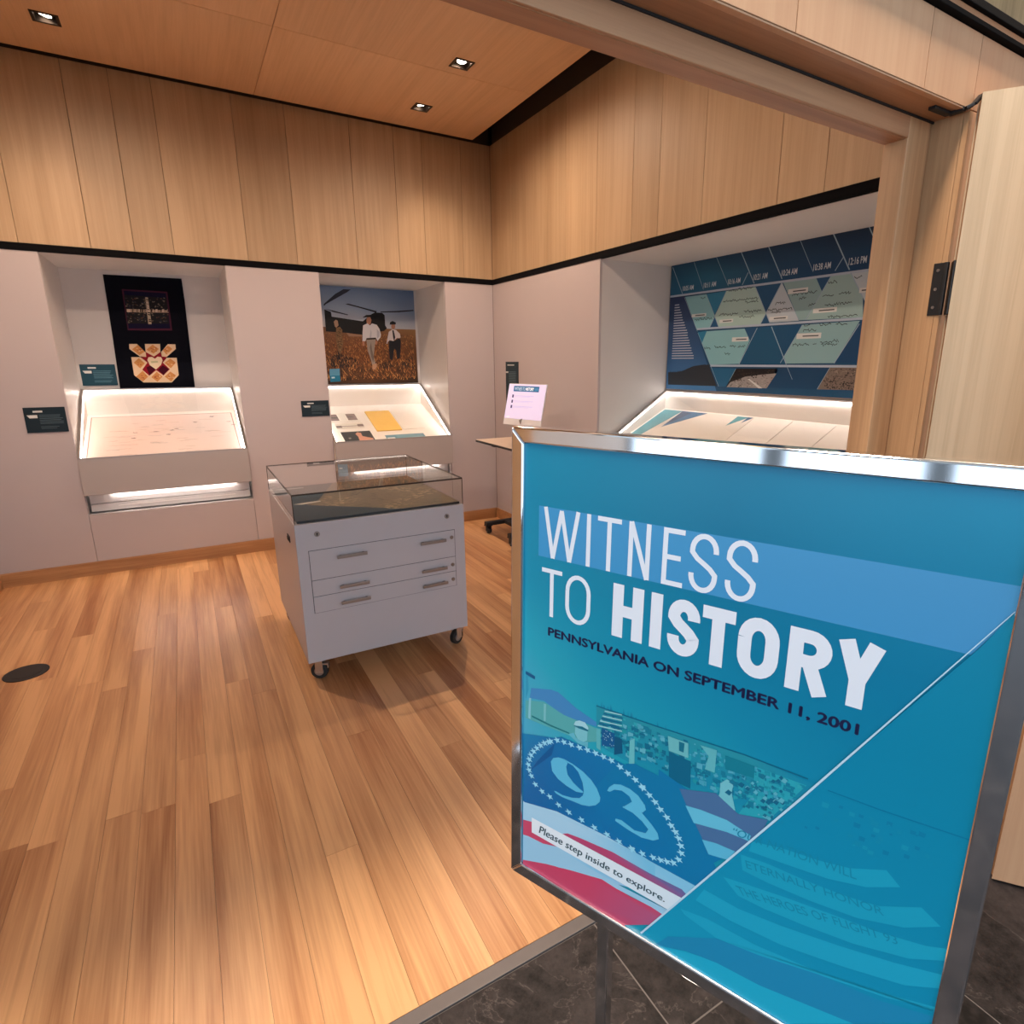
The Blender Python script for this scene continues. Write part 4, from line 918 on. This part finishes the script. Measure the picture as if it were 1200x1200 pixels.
# ================================================================== SIGN STAND
sa, sl_ = .4004, .0268
U = Vector((math.sin(sa), -math.cos(sa), 0)); n_ = Vector((-math.cos(sa), -math.sin(sa), 0)); V = Vector((0, 0, -1))*math.cos(sl_)+n_*math.sin(sl_)
pl = Plane((.3963, .7548, 1.4625), U, V); SW, SH = .6136, .75; rw_ = .0222
ft = pl.at(SW/2, SH, -.012)
sg = empty('sign_stand', (ft.x, ft.y, -.003), 'chrome framed floor sign with a blue exhibition poster', 'sign')
dpt = .030
def mitre(pts):   # outline of one rail on the board, extruded back
    f = [tuple(pl.at(u, v, .004)) for u, v in pts]; return prism(f, -pl.n*dpt)
for pts in ([(0,0),(SW,0),(SW-rw_,rw_),(rw_,rw_)], [(0,SH),(rw_,SH-rw_),(SW-rw_,SH-rw_),(SW,SH)], [(0,0),(rw_,rw_),(rw_,SH-rw_),(0,SH)], [(SW,0),(SW,SH),(SW-rw_,SH-rw_),(SW-rw_,rw_)]):
    make('frame_rail', mitre(pts), M['chrome'], sg, bevel=.0028, seg=3)
make('back_board', obox(pl.at(SW/2, SH/2, -.016), pl.U, pl.V, pl.n, SW/2-.008, SH/2-.008, .004), M['black'], sg)
poster = make('poster', obox(pl.at(SW/2, SH/2, -.0035), pl.U, pl.V, pl.n, SW/2-rw_+.002, SH/2-rw_+.002, .0015), M['black'], sg)
for u in (.178, .436):
    top = pl.at(u, SH-.004, -.014)
    make('post', bar(top, (top.x+V.x*.0, top.y, .006), .020, .020, up=tuple(U)), M['chrome'], sg, bevel=.002)
b0_, b1_ = pl.at(.178, SH, -.014), pl.at(.436, SH, -.014)
for q in (b0_, b1_):
    make('foot', obox((q.x, q.y, .004), pl.n, pl.U, (0, 0, 1), .20, .020, .006), M['chrome'], sg, bevel=.002)
make('cross_bar', bar((b0_.x, b0_.y, .12), (b1_.x, b1_.y, .12), .016, .016), M['chrome'], sg, bevel=.002)

# ---- poster print
p = Print(pl, -.0018)
p.tone = lambda c: (c[0]*.8, min(255, c[1]*1.07), min(255, c[2]*.98)) if c[2] > c[0]+95 and c[1] > c[0]+60 and c[0] < 60 else c
i0, i1, j0, j1 = rw_, SW-rw_, rw_, SH-rw_
ZA, ZB_, ZCc, ZD_, Z3 = Z(605, 860, 8), Z(605, 770, 6), Z(700, 800, 4.615), Z(840, 900, 4), Z(590, 780, 4)
tl_, tc_, tr_ = (22,130,178), (4,112,162), (10,126,178)
p.grad([i0, .15, .32, .48, i1], [j0, .10, .22, .32, .42, .55, j1],
       [[(22,132,180),(14,124,172),(4,116,166),(8,124,176),(14,130,184)],
        [(16,126,174),(8,118,166),(0,108,158),(4,116,168),(6,118,170)],
        [(20,132,178),(12,124,170),(2,112,162),(0,112,164),(0,112,164)],
        [(44,152,192),(22,136,180),(14,126,174),(6,118,168),(2,116,168)],
        [(70,168,198),(40,150,188),(28,140,182),(12,126,176),(4,120,172)],
        [(80,172,200),(48,156,190),(32,144,184),(10,130,180),(4,122,176)],
        [(60,160,196),(40,150,190),(24,140,186),(14,134,184),(10,128,180)]], 0)
# pale band behind the title, cut by the diagonal
D0, D1 = (.5972, .1306), (.2667, .6866)
dg = lambda v: D0[0]+(D1[0]-D0[0])*(v-D0[1])/(D1[1]-D0[1])
bc_ = (66,146,200)
p.poly([(.0475,.1095),(i1,.1080),(i1,dg(0) and .1360),(dg(.1835),.1835),(.0475,.1840)], [(62,150,204),(68,146,198),(70,148,200),(66,146,200),(60,148,202)], 1)
wh = (226,234,246); v0, v1_ = .1095, .1835
for ch, a, b in (('W',.0564,.1180),('I',.1275,.1365),('T',.1460,.1822),('N',.1932,.2245),('E',.2415,.2700),('S',.2772,.3132),('S',.3228,.3588)): lettering(p, ch, a, b, v0, v1_, .088, wh, 3)
v0, v1_ = .1990, .2735
for ch, a, b in (('T',.0545,.0902),('O',.0965,.1385)): lettering(p, ch, a, b, v0+.001, v1_-.0005, .088, wh, 3)
for ch, a, b, t in (('H',.1737,.2195,.215),('I',.2300,.2462,.215),('S',.2545,.2968,.21),('T',.2995,.3402,.215),('O',.3445,.3920,.21),('R',.4015,.4470,.21),('Y',.4510,.4966,.215)): lettering(p, ch, a, b, .1975, .2730, t, wh, 3)
for du, dv_ in ((-.0008,0),(.0008,0),(0,-.0006),(0,.0006),(0,0)): p.textbox('PENNSYLVANIA ON SEPTEMBER 11, 2001', .0678+du, .2905+dv_, .4815+du, .3050+dv_, (28,34,76), 3+abs(du)*200+abs(dv_)*500)
# --- picture of the lower half
def w3(pts, col, l, z=Z3): p.poly(pts, col, l, z)
random.seed(21)
w3([(100,220),(240,232),(290,250),(420,365),(565,465),(580,500),(330,415),(190,310),(90,290)], [(64,134,190)]*9, 1, ZB_)
w3([(60,305),(190,318),(330,410),(560,505),(565,600),(480,600),(330,540),(60,430)], (84,168,172), 1, ZB_)
w3([(190,330),(205,335),(203,455),(188,450)], (120,190,196), 2, ZB_); w3([(85,290),(100,290),(96,440),(80,430)], (130,196,210), 2, ZB_)
w3([(105,412),(240,480),(370,535),(370,545),(240,492),(105,424)], (30,110,130), 2, ZB_)
w3([(62,100),(90,108),(130,140),(125,160),(78,140),(82,230),(62,300)], (56,140,186), 2, ZB_); w3([(62,100),(128,138),(126,160),(62,122)], (22,84,140), 3, ZB_)
# man in a cap
w3([(362,545),(400,535),(415,570),(470,600),(500,600),(500,640),(430,610)], (96,180,200), 2, ZB_)
w3([(410,490),(420,465),(470,475),(498,520),(495,590),(470,600),(430,580),(408,540)], (120,192,204), 3, ZB_)
w3([(400,480),(412,455),(440,448),(480,462),(504,500),(502,515),(460,490)], (160,210,222), 4, ZB_); w3([(398,484),(460,492),(502,516),(500,526),(440,506)], (30,104,140), 4, ZB_)
# fence of tributes: thin top rail, trees behind, many small things
top = lambda t: (560+t*1560, 345+t*545+40*t*t)     # in ZB_ pixels
for i in range(46):
    t = random.random()*.98; x, y = top(t); h_ = random.uniform(18, 52)*(1-.35*t); c = random.choice(((34,128,172),(24,120,166),(46,136,176)))
    w3([(x-9,y+8),(x-3,y-h_*.5),(x,y-h_),(x+5,y-h_*.4),(x+11,y+12)], c, 1, ZB_)
bt_ = [(560,345),(700,398),(1000,495),(1300,592),(1600,690),(2110,905),(2110,1205),(1640,1190),(1490,1050),(1250,960),(1080,875),(800,750),(600,640),(560,600)]
w3(bt_, [(46,134,166)]*5+[(18,126,174)]*2+[(30,134,176)]*7, 2, ZB_)
p.line([(560,345),(1000,495),(1600,690),(2050,862)], .0018, (14,96,138), 4, ZB_)
for i in range(620):
    t = random.random(); x, y0 = top(t); y = y0+random.uniform(14, 250+70*t)
    if y > 640+ (x-600)*.55+10 or x > 2040-(y-900)*1.1: continue
    f_ = .30+.5*max(0, t-.2); s = random.uniform(9, 40); c = random.choice(((20,92,130),(26,104,140),(96,176,192),(70,158,182),(14,82,124),(120,190,200),(48,140,160)))
    c = tuple(a*(1-f_)+b*f_ for a, b in zip(c, (28,138,180)))
    w3([(x,y),(x+s,y+s*.35),(x+s*.95,y+s*random.uniform(.7, 1.5)),(x-s*.05,y+s*random.uniform(.5, 1.0))], c, 5, ZB_)
# flags
for i in range(7): y = 378+i*17; w3([(620-i*8,y),(740,y+28+i*2),(740,y+36+i*2),(618-i*8,y+9)], (150,206,214) if i % 2 == 0 else (24,92,140), 6, ZB_)
w3([(598,500),(690,540),(690,640),(598,625)], (18,84,146), 6, ZB_)
for i in range(26): x, y = random.uniform(604, 680), random.uniform(515, 625); w3([(x,y),(x+6,y+2),(x+4,y+8)], (170,214,224), 7, ZB_)
w3([(690,560),(740,580),(745,680),(685,690)], (16,80,126), 6, ZB_)
w3([(560,500),(590,510),(590,660),(562,640)], (90,176,186), 6, ZB_); w3([(795,590),(830,575),(828,770),(790,755)], (100,184,194), 6, ZB_)
w3([(385,375),(505,430),(500,575),(385,520)], (12,94,138), 6, ZCc); w3([(380,290),(490,330),(490,410),(385,370)], (104,182,190), 6, ZCc)
w3([(440,320),(470,330),(465,380),(440,370)], (24,104,140), 7, ZCc); w3([(555,340),(645,368),(632,490),(580,470),(600,400)], (92,178,190), 6, ZCc)
w3([(690,395),(850,455),(845,520),(690,470)], (20,116,150), 6, ZCc)
w3([(845,455),(1130,560),(930,740),(760,715),(845,600)], (50,152,186), 3, ZCc)
for i in range(70):
    x, y = random.uniform(690, 1010), random.uniform(500, 740)
    if y > 560+.6*(x-690)+60 or x+y > 1700: continue
    r_ = random.uniform(6, 20); w3([(x-r_,y),(x,y-r_*.8),(x+r_,y),(x+r_*.3,y+r_*.9)], random.choice(((22,96,140),(30,110,150),(90,176,196))), 7, ZCc)
w3([(665,545),(700,525),(735,545),(725,600),(745,695),(640,650),(660,600)], (110,190,204), 7, ZCc)
# flag field
blue = (22,98,168)
w3([(62,0),(70,0),(350,40),(420,30),(900,235),(1200,380),(1200,1150),(820,960),(560,855),(300,745),(150,700),(62,630)], [(30,120,180),(30,120,180),(22,104,174),(20,108,176),(18,112,176),(16,112,176),(14,112,178),(16,110,178),(20,102,172),(24,96,168),(28,92,164),(32,96,168)], 8, ZA)
w3([(330,470),(500,590),(590,660),(660,775),(740,923),(600,990),(330,860)], [(16,112,176)]*7, 8, ZCc)
w3([(200,440),(440,560),(470,650),(500,720),(330,700),(150,440)], [(16,112,172)]*6, 8, ZCc)
w3([(540,455),(820,570),(850,640),(1000,960),(900,1035),(700,925),(480,800),(400,600)], [(16,112,172),(16,112,172),(16,112,172),(14,112,176),(14,112,176),(16,108,176),(20,104,174),(18,110,176)], 8.5)
w3([(95,640),(250,685),(480,800),(700,925),(900,1035),(860,1075),(640,960),(350,800),(100,700)], [(170,212,236)]*3+[(130,198,230)]*3+[(160,208,234)]*3, 9)
w3([(90,800),(240,850),(400,950),(560,1040),(775,1150),(745,1168),(690,1132),(530,1048),(460,1003),(330,965),(200,931),(90,911)], (156,204,232), 9.5)
w3([(75,420),(200,250),(360,90),(330,200),(150,330)], (16,84,152), 9, ZA)
st = [(300,78),(320,70),(380,60),(445,78),(512,102),(590,130),(665,152),(742,182),(815,215),(890,250),(972,310),(1045,372),(1115,432),(1180,498)]
stz = [ZA(*q) for q in st] + [Z3(*q) for q in ((652,575),(683,608),(710,640),(735,675),(765,712),(785,750),(805,780),(820,810),(830,845),(832,880),(820,910),(795,925),(765,920),(735,912),(700,900),(650,882),(600,858))] + [ZA(*q) for q in ((1085,1085),(960,1010),(850,945),(730,880),(610,808),(490,735),(395,668),(312,590),(240,540),(178,475),(140,395),(118,340),(112,290),(120,240),(135,200),(160,165),(190,135),(225,110),(262,88))]
for x, y in stz:
    u, v = pl.px(x, y); r_ = .0072
    q = []
    for i in range(10):
        rr = r_ if i % 2 == 0 else r_*.42; an = math.pi*i/5+.4; q.append((u+rr*math.cos(an), v+rr*.8*math.sin(an)))
    p.poly(q, (150,214,238), 10)
num = (92,186,222)
# the 9: bowl around its counter, then the tail
w3([(322,262),(345,228),(395,222),(450,240),(480,275),(466,310),(480,385),(530,455),(590,515),(628,545),(622,556),(560,545),(470,490),(390,425),(335,350)], num, 10, ZA)
w3([(450,240),(530,285),(620,352),(700,432),(755,515),(786,600),(780,640),(740,672),(680,680),(610,668),(520,630),(440,600),(370,560),(352,535),(372,540),(430,575),(520,600),(590,604),(622,580),(632,540),(620,460),(580,360),(530,300),(480,272)], num, 10, ZA)
# the 3
w3([(850,535),(870,500),(915,472),(980,478),(1060,515),(1140,580),(1190,650),(1200,680),(1190,740),(1130,700),(1060,690),(995,690),(1000,680),(1060,690),(1090,655),(1060,590),(990,535),(920,525),(875,545)], num, 10, ZA)
w3([(195,640),(255,660),(262,690),(240,705),(290,765),(325,815),(332,848),(300,855),(240,840),(170,800),(95,748),(98,736),(130,745),(200,800),(260,815),(275,795),(240,750),(190,705),(135,675)], num, 10, ZCc)
# stripes left of the diagonal
sk, rdd = (150,204,236), (196,72,104)
w3([(62,630),(150,700),(300,745),(560,855),(820,960),(1200,1160),(1300,1230),(1300,1400),(1200,1480),(62,1180)], [(170,212,236)]*5+[(120,194,228)]*3+[(160,206,238)]*2, 9, ZA)
w3([(62,805),(140,825),(300,1000),(380,1060),(250,1030),(110,960),(62,945)], (204,76,108), 10, ZA)
w3([(425,940),(480,935),(600,980),(760,1050),(900,1110),(1030,1185),(1250,1310),(1550,1460),(1640,1560),(1500,1540),(1200,1380),(900,1240),(640,1080)], [(190,70,110)]*6+[(110,104,158)]*4+[(170,76,120)]*3, 11, ZA)
w3([(90,908),(200,928),(260,948),(330,962),(400,985),(460,1000),(530,1045),(600,1088),(690,1130),(745,1165),(722,1186),(690,1216),(560,1225),(380,1110),(90,935)], [(204,70,104)]*9+[(190,80,118)]+[(176,90,130)]*2+[(200,74,108)]*3, 10)
# caption box
w3([(132,712),(840,1093),(775,1148),(132,782)], [(236,244,250),(214,232,244),(214,232,244),(232,242,250)], 13)
for k_ in (0, 2.2): p.text('Please step inside to explore.', [(163+k_,793),(752+k_,1118),(757+k_,1083),(172+k_,752)], (48,80,94), 14+k_*.2, px=Z3)
# right of the flag field: stripes down to the diagonal, then muted below it
w3([(440,575),(640,600),(760,712),(920,745),(900,790),(750,925),(590,925)], (72,112,158), 8, ZCc)
w3([(475,665),(560,690),(700,745),(830,830),(820,860),(700,810),(520,760)], (98,190,220), 9, ZCc)
w3([(565,850),(640,870),(745,915),(700,960),(600,930)], (90,184,218), 9, ZCc)
# muted stripes: teal veil below the diagonal
nv = 14; vs_ = [D0[1]+(j1-D0[1])*k_/nv for k_ in range(nv+1)]
for va, vb in zip(vs_, vs_[1:]):
    def cc(u, v): k_ = max(0, min(1, (v-.30)/.42)); e_ = max(0, min(1, (i1-u)/.35)); return (4+10*k_+10*k_*e_, 122+14*k_+10*k_*e_, 170+20*k_+6*e_)
    for f0, f1 in ((0, .5), (.5, 1)):
        qa = [(dg(va)+(i1-dg(va))*f0, va), (dg(va)+(i1-dg(va))*f1, va), (dg(vb)+(i1-dg(vb))*f1, vb), (dg(vb)+(i1-dg(vb))*f0, vb)]
        p.poly(qa, [cc(*q) for q in qa], 11)
lt = (36,152,202); da = (22,126,182)
def stripe(pts, c): w3(pts, c, 12, ZD_)
stripe([(165,345),(300,375),(480,435),(620,470),(795,480),(860,560),(700,560),(520,520),(330,455),(150,390)], (30,148,196))
stripe([(110,405),(240,450),(420,530),(600,600),(760,648),(960,655),(1050,745),(880,750),(660,705),(440,625),(240,540),(120,480)], (30,148,196))
stripe([(28,510),(120,540),(300,600),(520,680),(760,770),(980,835),(1100,858),(1090,915),(900,895),(640,825),(400,735),(220,660),(100,600)], (32,150,198))
stripe([(-60,570),(100,660),(300,740),(560,830),(820,910),(1085,985),(1075,1050),(880,1020),(600,935),(300,830),(60,715),(-100,620)], (34,152,202))
stripe([(-150,690),(0,800),(250,900),(520,985),(800,1080),(1060,1150),(1050,1160),(1040,1130),(760,1050),(460,950),(180,830),(-40,710),(-170,660)], (34,152,202))
stripe([(-285,840),(-150,860),(0,910),(250,1010),(500,1130),(640,1200),(330,1200)], (36,160,210))
stripe([(-290,838),(-230,790),(0,800),(200,880),(480,970),(760,1090),(1030,1175),(1020,1200),(640,1200),(420,1110),(200,1020),(0,915),(-140,860)], (34,128,186))
for s, q in (('“OUR NATION WILL', [(65,310),(655,525),(650,478),(80,280)]), ('ETERNALLY HONOR', [(140,470),(785,695),(775,655),(132,432)]), ('THE HEROES OF FLIGHT 93', [(110,595),(850,830),(840,790),(85,550)])):
    p.text(s, q, (20,126,172), 13, 0.0, px=ZD_)
# faint wreaths under the veil
for i in range(90):
    x, y = random.uniform(330, 1000), random.uniform(90, 420)
    if y < 80+(x-300)*.33 or y > 200+(x-200)*.36 or x+y*1.18 < 640: continue
    s = random.uniform(10, 36); w3([(x,y),(x+s,y+s*.4),(x+s*.8,y+s),(x-s*.1,y+s*.7)], random.choice(((18,128,176),(6,116,168),(26,136,182))), 12, ZD_)
p.line([(520,105),(760,195),(1190,340)], .0014, (2,110,162), 12, ZD_)
# clip line
p.line([D0, ((D0[0]+D1[0])/2, (D0[1]+D1[1])/2), (D1[0]-.022, D1[1]+.037)], .0026, (186,222,242), 15)
# keep the print inside the poster
cl = []
for i, v in enumerate(p.v):
    q = Vector(v)-pl.T; u_, w_ = q.dot(pl.U), q.dot(pl.V); h_ = q.dot(pl.n)
    u_ = min(max(u_, i0-.001), i1+.001); w_ = min(max(w_, j0-.001), j1+.001); cl.append(tuple(pl.at(u_, w_, h_)))
p.v = cl
p.build('print', M['gloss_print'], poster)
